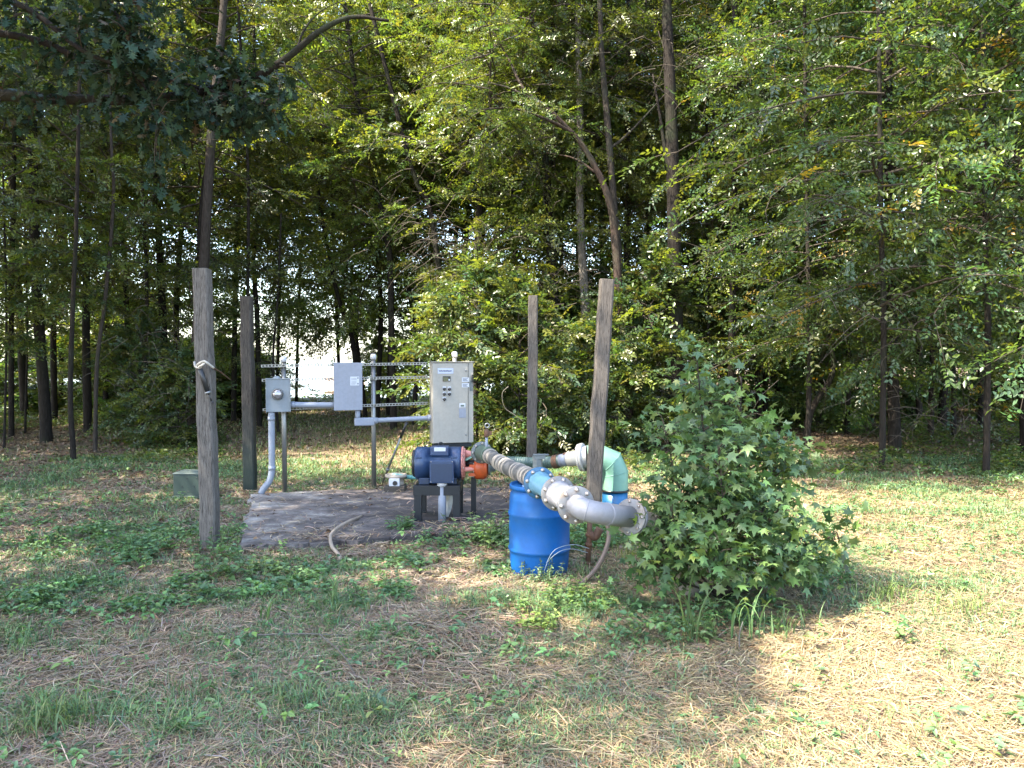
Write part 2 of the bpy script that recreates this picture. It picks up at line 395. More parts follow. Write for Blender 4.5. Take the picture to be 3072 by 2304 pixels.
def in_pad(x, y, poly=PADXY):
    c = np.zeros(len(x), bool); n = len(poly)
    for i in range(n):
        x1, y1 = poly[i]; x2, y2 = poly[(i + 1) % n]
        w = ((y1 > y) != (y2 > y)); c ^= w & (x < (x2 - x1) * (y - y1) / ((y2 - y1) + 1e-12) + x1)
    return c

# ------------------------------------------------------------------ wooden posts
OCT = [1.0, 1.0]
def post(base, top, w, mat, label):
    base, top = Vector(base), Vector(top); d = top - base
    base = base - d.normalized() * .15
    t = thing('wooden_post', label, 'post', (base.x, base.y, 0), 'weathered wooden posts round the pump pad')
    ax = d.normalized(); a = ax.cross(Vector((0, 1, 0))).normalized(); c = a.cross(ax)
    mb = MB(); n = 14; prof = []
    ch = .22
    for (i, j) in ((1, 1 - ch), (1 - ch, 1), (-1 + ch, 1), (-1, 1 - ch), (-1, -1 + ch), (-1 + ch, -1), (1 - ch, -1), (1, -1 + ch)): prof.append((i, j))
    r = random.Random(label)
    for k in range(n + 1):
        s = k / n; p = base.lerp(top, s); wob = a * r.uniform(-.006, .006) + c * r.uniform(-.006, .006); sc = w / 2 * (1.04 - .08 * s)
        for (i, j) in prof: mb.v.append(p + wob + a * (i * sc * r.uniform(.975, 1.02)) + c * (j * sc * r.uniform(.975, 1.02)))
    for k in range(n):
        for q in range(8): mb.f.append([k * 8 + q, k * 8 + (q + 1) % 8, k * 8 + 8 + (q + 1) % 8, k * 8 + 8 + q]); mb.sm.append(False)
    mb.f.append([n * 8 + q for q in range(8)]); mb.sm.append(False); mb.f.append([q for q in range(8)][::-1]); mb.sm.append(False)
    part('shaft', mb, mat, t, .004)
    return t
post(D(455, 1192, 8.13), D(437, 581, 8.2), .166, M_POST, 'thick weathered wooden post at the left front, with a tool tied to it')
post(D(541, 1062, 11.8), D(532, 641, 11.85), .172, M_POST_G, 'dark wooden post with green algae beside the meter conduit')
post(D(1148, 1050, 11.65), D(1152, 639, 11.7), .150, M_POST_D, 'upright grey wooden post behind the corrugated hose')
post(D(1277, 1139, 9.3), D(1311, 604, 9.3), .178, M_POST_D, 'leaning wooden post in front of the mint green pipe')

# ------------------------------------------------------------------ electrical rack
TH = R(16); U = Vector((math.cos(TH), math.sin(TH), 0)); N = Vector((math.sin(TH), -math.cos(TH), 0)); UP = Vector((0, 0, 1)); AX = (U, N, UP)
R0 = Vector((-3.46, 11.65, 0))
def s_of(px, d):                          # distance along the rack line, at offset d in front of it, of a photo column
    k = (px - 1536) / F_PX; b = R0 + N * d
    return (k * b.y - b.x) / (U.x - k * U.y)
def rk(s, d, z): v = R0 + U * s + N * d; return Vector((v.x, v.y, z))
def z_at(py, Y): return P(1536, py, Y).z
rack = thing('equipment_rack', 'galvanised steel rack of three capped poles and slotted rails', 'rack', (R0.x, R0.y, 0))
for s, top in ((0, 2.02), (1.345, 2.06), (2.64, 2.10)):
    mb = MB().cyl(rk(s, 0, -.1), rk(s, 0, top), .037, seg=20); po = part('pole', mb, M_GALV, rack)
    cp = MB().lathe(rk(s, 0, top - .03), UP, [(0, .046), (.055, .047), (.075, .040), (.085, .02), (.086, .001)], 20); part('cap', cp, M_CAP, po)
def strut(z0, z1, s0, s1):
    mb = MB(); d = .058; n = int((s1 - s0) / .048); st = (s1 - s0) / n
    for k in range(n):                     # slotted channel: two lips and short bridges between the slots
        c = s0 + (k + .5) * st; z = z0 + (z1 - z0) * (c - s0) / (s1 - s0)
        mb.box(rk(c - st * .31, d, z), (st * .38, .004, .0195), AX)
    up = (U + UP * ((z1 - z0) / (s1 - s0))).normalized(); a2 = (up, N, UP); zc = (z0 + z1) / 2; sc = (s0 + s1) / 2; L = s1 - s0
    for q in (-1, 1):
        mb.box(rk(sc, d, zc + q * .015), (L, .004, .0105), a2)
        mb.box(rk(sc, d - .0205, zc + q * .0185), (L, .037, .003), a2)
    return mb
part('rail', strut(1.93, 1.965, s_of(783, .06), 2.2), M_STRUT, rack)
part('rail', strut(1.715, 1.75, s_of(785, .06), 2.2), M_STRUT, rack)
part('rail', strut(1.275, 1.335, s_of(787, .06), 2.2), M_STRUT, rack)

def boxpx(x0, x1, y0, y1, d_back, depth):  # box on the rack between photo columns, rows
    f = d_back + depth; s0, s1 = s_of(x0, f), s_of(x1, f); Yc = rk((s0 + s1) / 2, f, 0).y
    return s0, s1, z_at(y1, Yc), z_at(y0, Yc), f
# meter box
s0, s1, z0, z1, f = boxpx(798, 870, 1137, 1236, .062, .13)
sm, zm = (s0 + s1) / 2, (z0 + z1) / 2
mt = thing('meter_box', 'grey electric meter box with round glass meter', 'meter box', rk(sm, f - .065, z0))
bd = part('enclosure', MB().box(rk(sm, f - .065, zm), (s1 - s0, .13, z1 - z0), AX), M_BOX, mt, .006)
mb = MB()
for q in (-1, 1): mb.box(rk(sm + q * (s1 - s0) / 2, f - .06, zm), (.012, .15, z1 - z0 + .006), AX)
mb.box(rk(sm, f - .06, z1 + .003), (s1 - s0 + .02, .15, .012), AX)
mb.lathe(rk(sm - .02, f - .065, z1 + .008), UP, [(0, .055), (.02, .05), (.035, .02), (.036, .001)], 18)
part('lid_trim', mb, M_BOX, mt, .003)
c = rk(sm - .01, f, P(1536, 1182, 11.5).z)
mb = MB().lathe(c, N, [(0, .088), (.014, .088), (.02, .083), (.045, .083), (.05, .078), (.05, .074), (.03, .074)], 32); rg = part('meter_ring', mb, M_GALV, mt)
mb = MB().lathe(c, N, [(.028, .073), (.075, .068), (.1, .058), (.108, .04), (.11, .001)], 32); part('meter_glass', mb, M_GLASS, mt)
mb = MB().box(c + N * .085 + UP * .012, (.085, .05, .03), AX); part('meter_dial', mb, M_LABEL, mt)
# disconnect box
s0, s1, z0, z1, f = boxpx(1001, 1087, 1088, 1231, .062, .16)
sm, zm = (s0 + s1) / 2, (z0 + z1) / 2
db = thing('disconnect_box', 'plain pale grey electrical box on the rack between meter and control cabinet', 'electrical box', rk(sm, f - .08, z0))
part('enclosure', MB().box(rk(sm, f - .09, zm), (s1 - s0 - .012, .14, z1 - z0 - .012), AX), M_BOX2, db, .004)
dr = part('door', MB().box(rk(sm, f - .01, zm), (s1 - s0, .022, z1 - z0), AX), M_BOX2, db, .004)
mb = MB(); ls = s0 + (s1 - s0) * .73; lz = z1 - (z1 - z0) * .385
lb = part('warning_label', mb.box(rk(ls, f + .0025, lz), (.135, .003, .135), AX), M_LABEL, db)
mb = MB()
for i, (dx, dz, w) in enumerate(((0, .035, .08), (0, .018, .08), (0, -.012, .075), (0, -.03, .075), (-.01, -.047, .06))): mb.box(rk(ls - .012 + dx, f + .0055, lz + dz), (w, .002, .005), AX)
for dz in (.045, -.042): mb.box(rk(ls + .048, f + .0055, lz + dz), (.018, .002, .02), AX)
part('printed_lines', mb, M_INK, lb)
mb = MB()
for q in (.2, .8): mb.box(rk(s1 - .006, f - .02, z0 + (z1 - z0) * q), (.014, .05, .03), AX)
pieces('latch', mb, M_GALV, db, .003)
# control cabinet
s0, s1, z0, z1, f = boxpx(1297, 1421, 1087, 1330, .03, .26)
sm, zm = (s0 + s1) / 2, (z0 + z1) / 2; W, H = s1 - s0, z1 - z0
cb = thing('control_cabinet', 'tall beige control cabinet with push buttons and small display', 'control cabinet', rk(sm, f - .13, z0))
part('enclosure', MB().box(rk(sm, f - .15, zm), (W, .22, H), AX), M_PANEL, cb, .006)
dw = W * .86
dr = part('door', MB().box(rk(s0 + dw / 2 + .004, f - .02, zm - .004), (dw - .008, .036, H - .022), AX), M_PANEL, cb, .005)
part('switch_flange', MB().box(rk(s1 - W * .065, f - .03, zm), (W * .12, .03, H - .012), AX), M_PANEL, cb, .004)
part('hood', MB().box(rk(sm, f - .13, z1 + .006), (W + .02, .28, .014), AX), M_PANEL, cb, .003)
def at_(x, y):                             # crop pixel of the cabinet face (x 1280-1440, y 1060-1200 at 11.85x)
    px, py = 1280 + x / 11.85, 1060 + y / 11.85; s = s_of(px, f); return s, z_at(py, rk(s, f, 0).y)
def face(name, mat, x0, y0, x1, y1, th=.004, lift=0, par=None, bev=0):
    a, b_ = at_(x0, y0); c_, d_ = at_(x1, y1)
    return part(name, MB().box(rk((a + c_) / 2, f - .0 + lift + th / 2, (b_ + d_) / 2), (c_ - a, th, b_ - d_), AX), mat, par or cb, bev)
np_ = face('name_plate', M_PLATE, 395, 530, 945, 715)
a, b_ = at_(440, 640); mb = MB(); r = random.Random(3)
x = 435
while x < 850:
    w = r.uniform(20, 42); a, b_ = at_(x, 625 + r.uniform(-6, 6)); c_, _ = at_(x + w, 600); mb.box(rk((a + c_) / 2, f + .0055, b_), ((c_ - a), .002, .022), AX); x += w + 10
part('plate_lettering', mb, M_INK, np_)
ds = face('display', M_BLACK, 570, 812, 845, 995, .012, 0, cb, .002)
face('display_glass', M_LCD, 585, 850, 755, 985, .002, .0125, ds); face('display_key', M_LABEL, 768, 910, 822, 975, .003, .0125, ds)
for bx, by in ((625, 1270), (805, 1270), (625, 1450), (805, 1450), (625, 1635)):
    pl = face('button_plate', M_LABEL, bx - 58, by - 90, bx + 55, by + 55, .003)
    s_, z_ = at_(bx, by)
    b1 = part('push_button', MB().lathe(rk(s_, f + .003, z_), N, [(0, .025), (.012, .025), (.014, .021), (.03, .02), (.032, .001)], 18), M_BLACK, pl)
    part('button_bezel', MB().lathe(rk(s_, f + .0335, z_), N, [(0, .005), (.003, .004), (.0035, .001)], 12), M_GALV, pl)
for (y0, y1) in ((860, 1010), (1065, 1205)):
    l = face('caution_label', M_LABEL, 1250, y0, 1512, y1, .002); mb = MB()
    for k in range(3):
        a, b_ = at_(1285, y0 + 40 + 35 * k); c_, _ = at_(1460 - 40 * (k % 2), y0); mb.box(rk((a + c_) / 2, f + .0035, b_), (c_ - a, .0018, .007), AX)
    part('label_lines', mb, M_INK, l)
# handle, lower label, latches
a, b_ = at_(1620, 890); hd = part('switch_handle', MB().box(rk(a, f + .012, b_), (.022, .05, .12), AX), M_BLACK, cb, .004)
a, b_ = at_(1590, 1150); part('handle_slot', MB().box(rk(a, f - .012, b_ + .0), (.05, .012, .17), AX), M_VALVE, cb, .003)
a, b_ = s_of(960 + 1540 / 3.607 + 0, f), z_at(1040 + 632 / 3.607, 12.2)
rl = part('rating_label', MB().box(rk(a, f + .0015, b_), (.095, .003, .065), AX), M_LABEL, cb)
part('label_window', MB().box(rk(a, f + .004, b_ - .004), (.06, .002, .03), AX), M_UTIL_T, rl)
part('paper_pocket', MB().box(rk(a, f + .0025, b_ - .12), (.11, .005, .15), AX), M_BOX2, cb, .002)
for zz in (z1 - .13, z0 + .13): part('door_latch', MB().lathe(rk(s1 - W * .19, f - .002, zz), N, [(0, .013), (.012, .013), (.014, .001)], 12), M_GALV, cb)
# stand under the cabinet
pieces('support_leg', MB().box(rk(sm - .18, f - .2, z0 / 2 - .02), (.05, .05, z0), AX).box(rk(sm + .18, f - .2, z0 / 2 - .02), (.05, .05, z0), AX), M_NAVY, cb)
part('base_rail', MB().box(rk(sm, f - .13, z0 - .035), (W * .92, .2, .06), AX), M_NAVY, cb)

# conduits
def pipe_thing(name, label, cat, pts, r, mat, n=8, seg=18, extra=None):
    pts = [Vector(p) for p in pts]; t = thing(name, label, cat, (pts[0].x, pts[0].y, pts[0].z))
    part('tube', MB().rings(catmull(pts, n), r, seg), mat, t)
    return t
fm = .062 + .065
q = lambda px, py, d: rk(s_of(px, d), d, z_at(py, rk(s_of(px, d), d, 0).y))
t = pipe_thing('service_conduit', 'grey conduit rising from the ground elbow into the meter box', 'conduit',
    [q(778, 1476, fm) + Vector((0, 0, -.03)), q(789, 1464, fm), q(805, 1443, fm), q(813, 1412, fm), q(813, 1380, fm), q(813, 1300, fm), q(813.5, 1236, fm)], .048, M_CONDUIT)
mb = MB()
for yy in (1262, 1410): mb.cyl(q(813, yy, fm), q(813, yy - 12, fm), .053)
pieces('coupling', mb, M_CONDUIT, t)
t = pipe_thing('crossover_conduit', 'short horizontal grey conduit from the meter box to the pale box', 'conduit', [q(871, 1214, fm), q(936, 1215, fm), q(1003, 1215, fm)], .043, M_CONDUIT)
part('coupling', MB().cyl(q(871, 1214, fm), q(884, 1214.2, fm), .050), M_CONDUIT, t)
fm2 = .062 + .09
t = thing('feeder_conduit', 'pale grey conduit running from the pale box to the control cabinet', 'conduit', q(1072, 1231, fm2))
part('tube', MB().cyl(q(1072, 1231, fm2), q(1072, 1260, fm2), .040), M_CONDUIT, t)
part('elbow_body', MB().box((q(1062, 1266, fm2) + q(1122, 1264, fm2)) / 2, ((q(1122, 1264, fm2) - q(1062, 1264, fm2)).length, .10, .125), AX), M_CONDUIT, t, .02)
part('tube', MB().rings(catmull([q(1115, 1262, fm2), q(1200, 1258, fm2), q(1299, 1253, fm2)], 4), .038, 18), M_CONDUIT, t)
pieces('coupling', MB().cyl(q(1118, 1262, fm2), q(1132, 1261.5, fm2), .048).cyl(q(1281, 1254, fm2), q(1298, 1253, fm2), .050), M_CONDUIT, t)
# leaning rod
b0 = P(1148, 1447, 12.45); b1 = q(1219, 1268, fm2 + .06)
t = thing('leaning_rod', 'thin metal rod with black grip leaning against the feeder conduit', 'rod', b0)
part('shaft', MB().cyl(b0, b0.lerp(b1, .76), .017), M_GALV, t); part('grip', MB().cyl(b0.lerp(b1, .755), b1, .021), M_BLACK, t)
part('collar', MB().cyl(b0.lerp(b1, .2), b0.lerp(b1, .24), .03), M_GALV, t)

# ------------------------------------------------------------------ tool tied to the left post
pc = 8.03
t = thing('hanging_tool', 'dark cylindrical tool hanging from a knotted rope on the thick left post', 'tool', P(600, 1097, pc))
c0, c1, c2 = P(600, 1106, pc), P(623, 1175, pc), P(636, 1207, pc)
part('barrel', MB().rings([c0, c0.lerp(c1, .05), c1], [.018, .028, .026], 16), M_BLACK, t)
part('end_cap', MB().cyl(c1, c1 + (c1 - c0).normalized() * .022, .032), M_GALV, t)
part('tip', MB().cyl(c1, c2, .008).cyl(c2 - (c2 - c1).normalized() * .01, c2 + Vector((.012, 0, -.008)), .013), M_BLACK, t)
part('lever', MB().rings(catmull([P(592, 1104, pc - .01), P(607, 1140, pc - .01), P(618, 1172, pc - .01)], 5), .008, 8), M_BLACK, t)
t2 = thing('rope', 'frayed pale rope knotted round the thick left post', 'rope', P(590, 1100, pc))
mb = MB()
mb.rings(catmull([P(583, 1086, pc + .06), P(587, 1100, pc - .02), P(600, 1103, pc - .035), P(607, 1093, pc - .04), P(612, 1085, pc - .04)], 6), .012, 8)
mb.rings(catmull([P(590, 1097, pc - .02), P(598, 1090, pc - .045), P(611, 1084, pc - .05), P(622, 1089, pc - .045), P(641, 1104, pc + .02)], 6), .013, 8)
mb.rings(catmull([P(596, 1100, pc - .045), P(606, 1096, pc - .06), P(614, 1090, pc - .05)], 5), .010, 8)
part('knot', mb, M_ROPE, t2)
part('tail', MB().rings(catmull([P(641, 1104, pc + .02), P(655, 1112, pc + .4), P(672, 1124, pc + .8), P(690, 1138, pc + 1.2)], 6), .008, 8), M_RUST, t2)

# ------------------------------------------------------------------ green utility box
t = thing('utility_box', 'low dark green utility box behind the thick left post', 'utility box', (P(570, 1498, 11.2).x, 11.3, 0))
x0, x1 = P(519, 1498, 11.15).x, P(622, 1498, 11.15).x; zt = P(519, 1424, 11.15).z
part('body', MB().box(((x0 + x1) / 2, 11.33, zt / 2 - .02), (x1 - x0, .36, zt + .04)), M_UTIL, t, .015)
part('lid', MB().box(((x0 + x1) / 2, 11.33, zt + .012), (x1 - x0 + .012, .38, .028)), M_UTIL_T, t, .012)
mb = MB()
for u_, v_ in ((.42, .85), (.28, .5), (.62, .5), (.45, .3), (.7, .85)): mb.lathe((x0 + (x1 - x0) * u_, 11.149, zt * v_), (0, -1, 0), [(0, .009), (.006, .007), (.0065, .001)], 10)
pieces('screw', mb, M_BLACK, t)
part('base_flange', MB().box(((x0 + x1) / 2, 11.32, .02), (x1 - x0 + .03, .4, .05)), M_UTIL, t, .01)

# ------------------------------------------------------------------ flow meter + teal pipe
Ym = 11.5
t = thing('flow_meter', 'small white square gauge box on a round valve body near the rack', 'gauge', (P(1186, 1487, Ym).x, Ym, 0))
cx = P(1184, 1487, Ym).x
part('plank', MB().box((cx, Ym + .09, .085), (.30, .3, .085)), M_BOARD, t, .006)
zr = .262; zb = .128
part('valve_body', MB().lathe((cx, Ym + .15, zb), (0, 0, 1), [(0, .13), (.03, .12), (zr - zb - .02, .12), (zr - zb - .02, .165), (zr - zb + .02, .165), (zr - zb + .025, .14), (zr - zb - .005, .135)], 30), M_TANP, t)
part('gauge_case', MB().box((cx, Ym - .01, .186), (.155, .06, .112)), M_LABEL, t, .005)
part('gauge_dial', MB().lathe((cx + .012, Ym - .04, .176), (0, -1, 0), [(0, .036), (.008, .036), (.009, .03), (.004, .001)], 20), M_BLACK, t)
pipe_thing('teal_pipe', 'thin teal pipe running behind the blue motor', 'pipe', [P(1176, 1424, Ym + .3), P(1215, 1430, Ym + .2), P(1262, 1433, Ym), P(1330, 1436, Ym - .3)], .032, M_TEAL)

# ------------------------------------------------------------------ pump and motor
Yp = 9.65
pu = thing('pump', 'blue electric motor with orange pump on a dark steel stand', 'pump', (P(1310, 1580, 9.4).x, Yp, 0))
zc = P(0, 1389, Yp).z; xl, xr = P(1248, 1389, Yp).x, P(1386, 1389, Yp).x; rM = .205
C = lambda x, dy=0, dz=0: Vector((x, Yp + dy, zc + dz)); X1 = Vector((1, 0, 0))
L = xr - xl
mo = part('motor_body', MB().lathe(C(xl), X1, [(0, .10), (.0, rM * .93), (.015, rM), (L * .28, rM), (L * .281, rM * .985), (L * .72, rM * .985), (L * .721, rM), (L - .03, rM), (L - .005, rM * .96), (L, rM * .9)], 40), M_MOTOR, pu)
part('fan_cover', MB().lathe(C(xl - .035), X1, [(0, .05), (0, rM * .8), (.034, rM * .88)], 32), M_BLACK, mo)
mb = MB()
for k in range(5):
    for sx in (.07, L - .1):
        w = R(-62 + k * 31 - 10); mb.box(C(xl + sx, -math.cos(w) * rM, math.sin(w) * rM), (.06, .012, .022))
pieces('lifting_lug', MB().box(C(xl + .055, -rM * .86, .095), (.075, .04, .018)).box(C(xr - .09, -rM * .86, .095), (.075, .04, .018)), M_MOTOR, mo, .003)
part('end_flange', MB().lathe(C(xr), X1, [(0, rM * .9), (0, rM * 1.02), (.022, rM * 1.02), (.022, rM * .7)], 36), M_PINK, pu)
mb = MB()
for k in range(8): w = 2 * math.pi * k / 8 + .2; mb.lathe(C(xr + .022, math.cos(w) * rM * .92, math.sin(w) * rM * .92), X1, [(0, .012), (.012, .012), (.013, .001)], 8)
pieces('bolt', mb, M_BOLT, pu)
# name plate saddle
xs0, xs1 = P(1292, 0, Yp).x, P(1347, 0, Yp).x; z1_, z0_ = P(0, 1339, Yp - .2).z, P(0, 1366, Yp - .2).z
sd = part('saddle', MB().box(((xs0 + xs1) / 2, Yp - .14, (z0_ + z1_) / 2 - .005), (xs1 - xs0, .16, z1_ - z0_ - .0)), M_MOTOR, mo, .012)
pl = part('data_plate', MB().box(((xs0 + xs1) / 2 + .005, Yp - .222, (z0_ + z1_) / 2 + .022), ((xs1 - xs0) * .62, .004, .05)), M_LABEL, sd)
# terminal box
xt0, xt1 = P(1284, 0, Yp - .33).x, P(1358, 0, Yp - .33).x; zt1, zt0 = P(0, 1381, Yp - .33).z, P(0, 1450, Yp - .33).z
tb = part('terminal_box', MB().box(((xt0 + xt1) / 2, Yp - .235, (zt0 + zt1) / 2), (xt1 - xt0 - .02, .17, zt1 - zt0 - .02)), M_MOTOR, pu, .012)
part('terminal_cover', MB().box(((xt0 + xt1) / 2, Yp - .325, (zt0 + zt1) / 2), (xt1 - xt0, .022, zt1 - zt0)), M_MOTOR, tb, .010)
part('cover_panel', MB().box(((xt0 + xt1) / 2, Yp - .337, (zt0 + zt1) / 2 - .012), (xt1 - xt0 - .035, .006, zt1 - zt0 - .055)), M_MOTOR_D, tb, .003)
mb = MB()
for sx in (-1, 1):
    for sz in (-1, 1): mb.lathe(((xt0 + xt1) / 2 + sx * (xt1 - xt0) * .44, Yp - .334, (zt0 + zt1) / 2 + sz * (zt1 - zt0) * .44), (0, -1, 0), [(0, .007), (.006, .006), (.0065, .001)], 8)
pieces('screw', mb, M_BOLT, tb)
mb = MB()
for w in range(14): a_ = 2 * math.pi * w / 14; 
eye = [C(xl + .315 + .028 * math.sin(2 * math.pi * k / 14), -.02, rM + .03 + .028 * math.cos(2 * math.pi * k / 14)) for k in range(15)]
part('eye_bolt', MB().rings(eye, .008, 8, False), M_BLACK, mo)
eye = [C(xl - .0 + .024 * math.sin(2 * math.pi * k / 14), .25, rM + .03 + .024 * math.cos(2 * math.pi * k / 14)) for k in range(15)]
# feet and stand
zs = P(0, 1456, Yp - .2).z
mb = MB().box(C(xl + .12, 0, -rM - .0), (.13, .34, .08)).box(C(xr - .12, 0, -rM - .0), (.13, .34, .08)); pieces('motor_foot', mb, M_MOTOR_D, mo, .008)
fx0, fx1 = P(1235, 0, Yp - .25).x, P(1378, 0, Yp - .25).x; yf = Yp - .25
zs = zc - rM - .035
st = pieces('stand_rail', MB().box(((fx0 + fx1) / 2, yf, zs - .06), (fx1 - fx0, .09, .12)).box(((fx0 + fx1) / 2, Yp + .25, zs - .06), (fx1 - fx0, .09, .12)).box((fx0 + .05, Yp, zs - .061), (.09, .41, .10)).box((fx1 - .05, Yp, zs - .061), (.09, .41, .10)), M_NAVY, pu, .004)
for (x, y) in ((fx0 + .055, yf), (fx1 - .045, yf), (fx0 + .055, Yp + .25), (fx1 - .045, Yp + .25)):
    lg = part('stand_leg', MB().box((x, y, zs / 2 - .07), (.09, .088, zs - .06)), M_NAVY, pu, .004)
    part('foot_plate', MB().box((x, y, .028 if y > Yp else -.0), (.13, .14, .02)), M_NAVY, lg)
# orange bracket and pump casing
xb0 = xr + .02; xb1 = P(1463, 0, Yp).x
br = part('bearing_bracket', MB().rings([C(xb0, 0, .12), C(xb1 - .10, .05, .075)], [.05, .045], 10).rings([C(xb0, -.15, -.06), C(xb1 - .10, -.07, -.06)], [.028, .035], 10).rings([C(xb0, .15, -.06), C(xb1 - .10, .1, -.06)], [.028, .035], 10)
    .lathe(C(xb0), X1, [(0, .05), (0, .19), (.02, .19), (.03, .05)], 30), M_PINK, pu)
vo = part('pump_casing', MB().lathe(C(xb1 - .17, .0, -.055), X1, [(0, .06), (0, .135), (.03, .15), (.12, .15), (.155, .13), (.17, .08), (.19, .075)], 32)
    .box(C(xb1 - .19, -.11, -.03), (.08, .04, .05)).box(C(xb1 - .19, -.09, -.13), (.10, .06, .04)).box(C(xb1 - .085, -.02, .10), (.13, .17, .12)), M_ORANGE, pu, .006)
mb = MB()
for k in range(8): w = 2 * math.pi * k / 8 + .3; mb.lathe(C(xb1 - .17, math.cos(w) * .128, -.055 + math.sin(w) * .128), -X1, [(0, .011), (.012, .011), (.013, .001)], 8)
pieces('bolt', mb, M_BOLT, vo)
part('coupling_shaft', MB().cyl(C(xb0, 0, 0), C(xb1 - .1, 0, 0), .045), M_BLACK, pu)
part('coupling_guard', MB().box(C(xb0 + .075, -.10, .075), (.11, .10, .008), (Vector((.85, -.2, .4)).normalized(), Vector((.1, 1, .2)).normalized(), Vector((-.4, -.2, .9)).normalized())), M_MINT, pu)
part('pump_foot', MB().box((P(1418, 0, Yp + .1).x, Yp + .15, .26), (.065, .08, .52)), M_NAVY, pu, .003)
part('suction_flange', MB().lathe(C(xb1 + .005, 0, -.02), X1, [(0, .13), (.025, .13), (.025, .09), (.09, .085)], 28), M_VALVE, pu)
# motor cable conduit under terminal box
cxp = P(1321, 0, Yp - .3).x
t = thing('motor_conduit', 'grey vertical conduit under the motor terminal box', 'conduit', (cxp, Yp - .3, 0))
part('tube', MB().cyl((cxp, Yp - .25, -.05), (cxp, Yp - .25, zt0 + .02), .050), M_CONDUIT, t)
part('connector', MB().cyl((cxp, Yp - .25, zt0 - .045), (cxp, Yp - .25, zt0 + .005), .062), M_CAP, t)
t = pipe_thing('drain_pipe', 'short pale curved pipe under the motor stand', 'pipe', [P(1340, 1478, Yp - .05), P(1348, 1492, Yp - .05), P(1346, 1520, Yp - .05), P(1336, 1548, Yp - .05)], .042, M_WPIPE)

# ------------------------------------------------------------------ discharge line
P1, P2, P3 = Vector((.247, 6.88, .915)), Vector((.386, 6.42, .90)), Vector((.50, 5.99, .885))
axd = (P3 - P1).normalized()
dl = thing('discharge_pipe', 'discharge line of dirty hose and bolted grey flanges over the blue drum', 'pipe', (P3.x, P3.y, 0))
PS = P(1438, 1356, 9.55)
hp = catmull([P(1446, 1358, 9.45), P(1466, 1366, 9.2), P(1492, 1383, 8.75), P(1531, 1405, 8.1), P(1574, 1424, 7.45), P1 - axd * .06], 10)
nn = len(hp)
gp = part('steel_spool', MB().rings(hp[:12], .098, 24), M_GREENP, dl)
part('suction_flange', MB().lathe(hp[0], hp[2] - hp[0], [(-.03, .09), (-.03, .135), (.0, .135), (.0, .09)], 28), M_VALVE, dl)
mb = MB(); ax_ = (hp[2] - hp[0]).normalized(); a_ = ax_.orthogonal().normalized(); b_ = ax_.cross(a_)
for k in range(8): w = 2 * math.pi * k / 8; mb.lathe(hp[0] + (a_ * math.cos(w) + b_ * math.sin(w)) * .116, ax_, [(0, .013), (.013, .013), (.014, .001)], 8)
pieces('bolt', mb, M_BOLT, dl)
rr = [.083 + .003 * math.sin(i * 1.9) + .002 * math.sin(i * .7) for i in range(nn)]
hs = part('hose', MB().rings(hp[10:], rr[10:], 24), M_HOSE, dl)
mb = MB()
for i in (12, 13, 22, 23, 25, 35, 37, 46): 
    i = min(i, nn - 2); d_ = (hp[i + 1] - hp[i]).normalized(); mb.lathe(hp[i], d_, [(-.012, .084), (-.012, .092), (.012, .092), (.012, .084)], 24)
for i in (27, 29, 41, 43):
    d_ = (hp[min(i + 1, nn - 1)] - hp[i - 1]).normalized(); mb.lathe(hp[i], d_, [(-.03, .084), (-.028, .09), (.028, .09), (.03, .084)], 24)
pieces('hose_clamp', mb, M_TANP, hs)
def flange(c, ax, r, ri, th, mat, nb=8, rot=.2, bmat=M_BOLT, br=.011):
    ax = Vector(ax).normalized(); o = part('flange', MB().lathe(c, ax, [(-th / 2, ri), (-th / 2, r - .004), (-th / 2 + .004, r), (th / 2 - .004, r), (th / 2, r - .004), (th / 2, ri)], 44), mat, dl)
    a = ax.cross(UP).normalized(); b = a.cross(ax); mb = MB()
    for k in range(nb):
        w = 2 * math.pi * k / nb + rot; q_ = c + (a * math.cos(w) + b * math.sin(w)) * (r * .83)
        mb.lathe(q_ + ax * (th / 2), ax, [(0, br * 1.7), (.003, br * 1.7), (.003, br), (.016, br), (.017, .001)], 8)
        mb.lathe(q_ - ax * (th / 2), -ax, [(0, br), (.014, br), (.015, .001)], 8)
    pieces('bolt', mb, bmat, o); return o
flange(P1, axd, .145, .085, .022, M_BFLANGE)
part('blue_spool', MB().lathe(P1, axd, [(.011, .112), (.02, .104), (.06, .092), ((P2 - P1).length - .02, .090)], 36), M_BPIPE, dl)
flange(P2, axd, .147, .08, .03, M_FLANGE, rot=.35)
part('check_valve', MB().lathe(P2, axd, [(.015, .112), (.035, .116), (.05, .106), ((P3 - P2).length * .7, .106), ((P3 - P2).length * .82, .114), ((P3 - P2).length - .015, .112)], 36), M_GPIPE, dl)
flange(P3, axd, .150, .08, .03, M_FLANGE, rot=.0)
# butterfly valve behind the blue flange
vb = P1 - axd * .055
part('valve_ring', MB().lathe(vb, axd, [(-.03, .08), (-.03, .125), (.03, .125), (.03, .08)], 36), M_BFLANGE, dl)
zt_ = 1.10
part('valve_neck', MB().rings([vb + Vector((0, 0, .11)), vb + Vector((0, 0, .16)), vb + Vector((0, 0, .24))], [.05, .045, .05], 6, True, None, False), M_VALVE, dl)
part('valve_lever', MB().box(vb + Vector((.03, 0, .247)), (.14, .08, .008)).box(vb + Vector((.02, -.0, .225)), (.1, .09, .03)), M_VALVE, dl, .002)
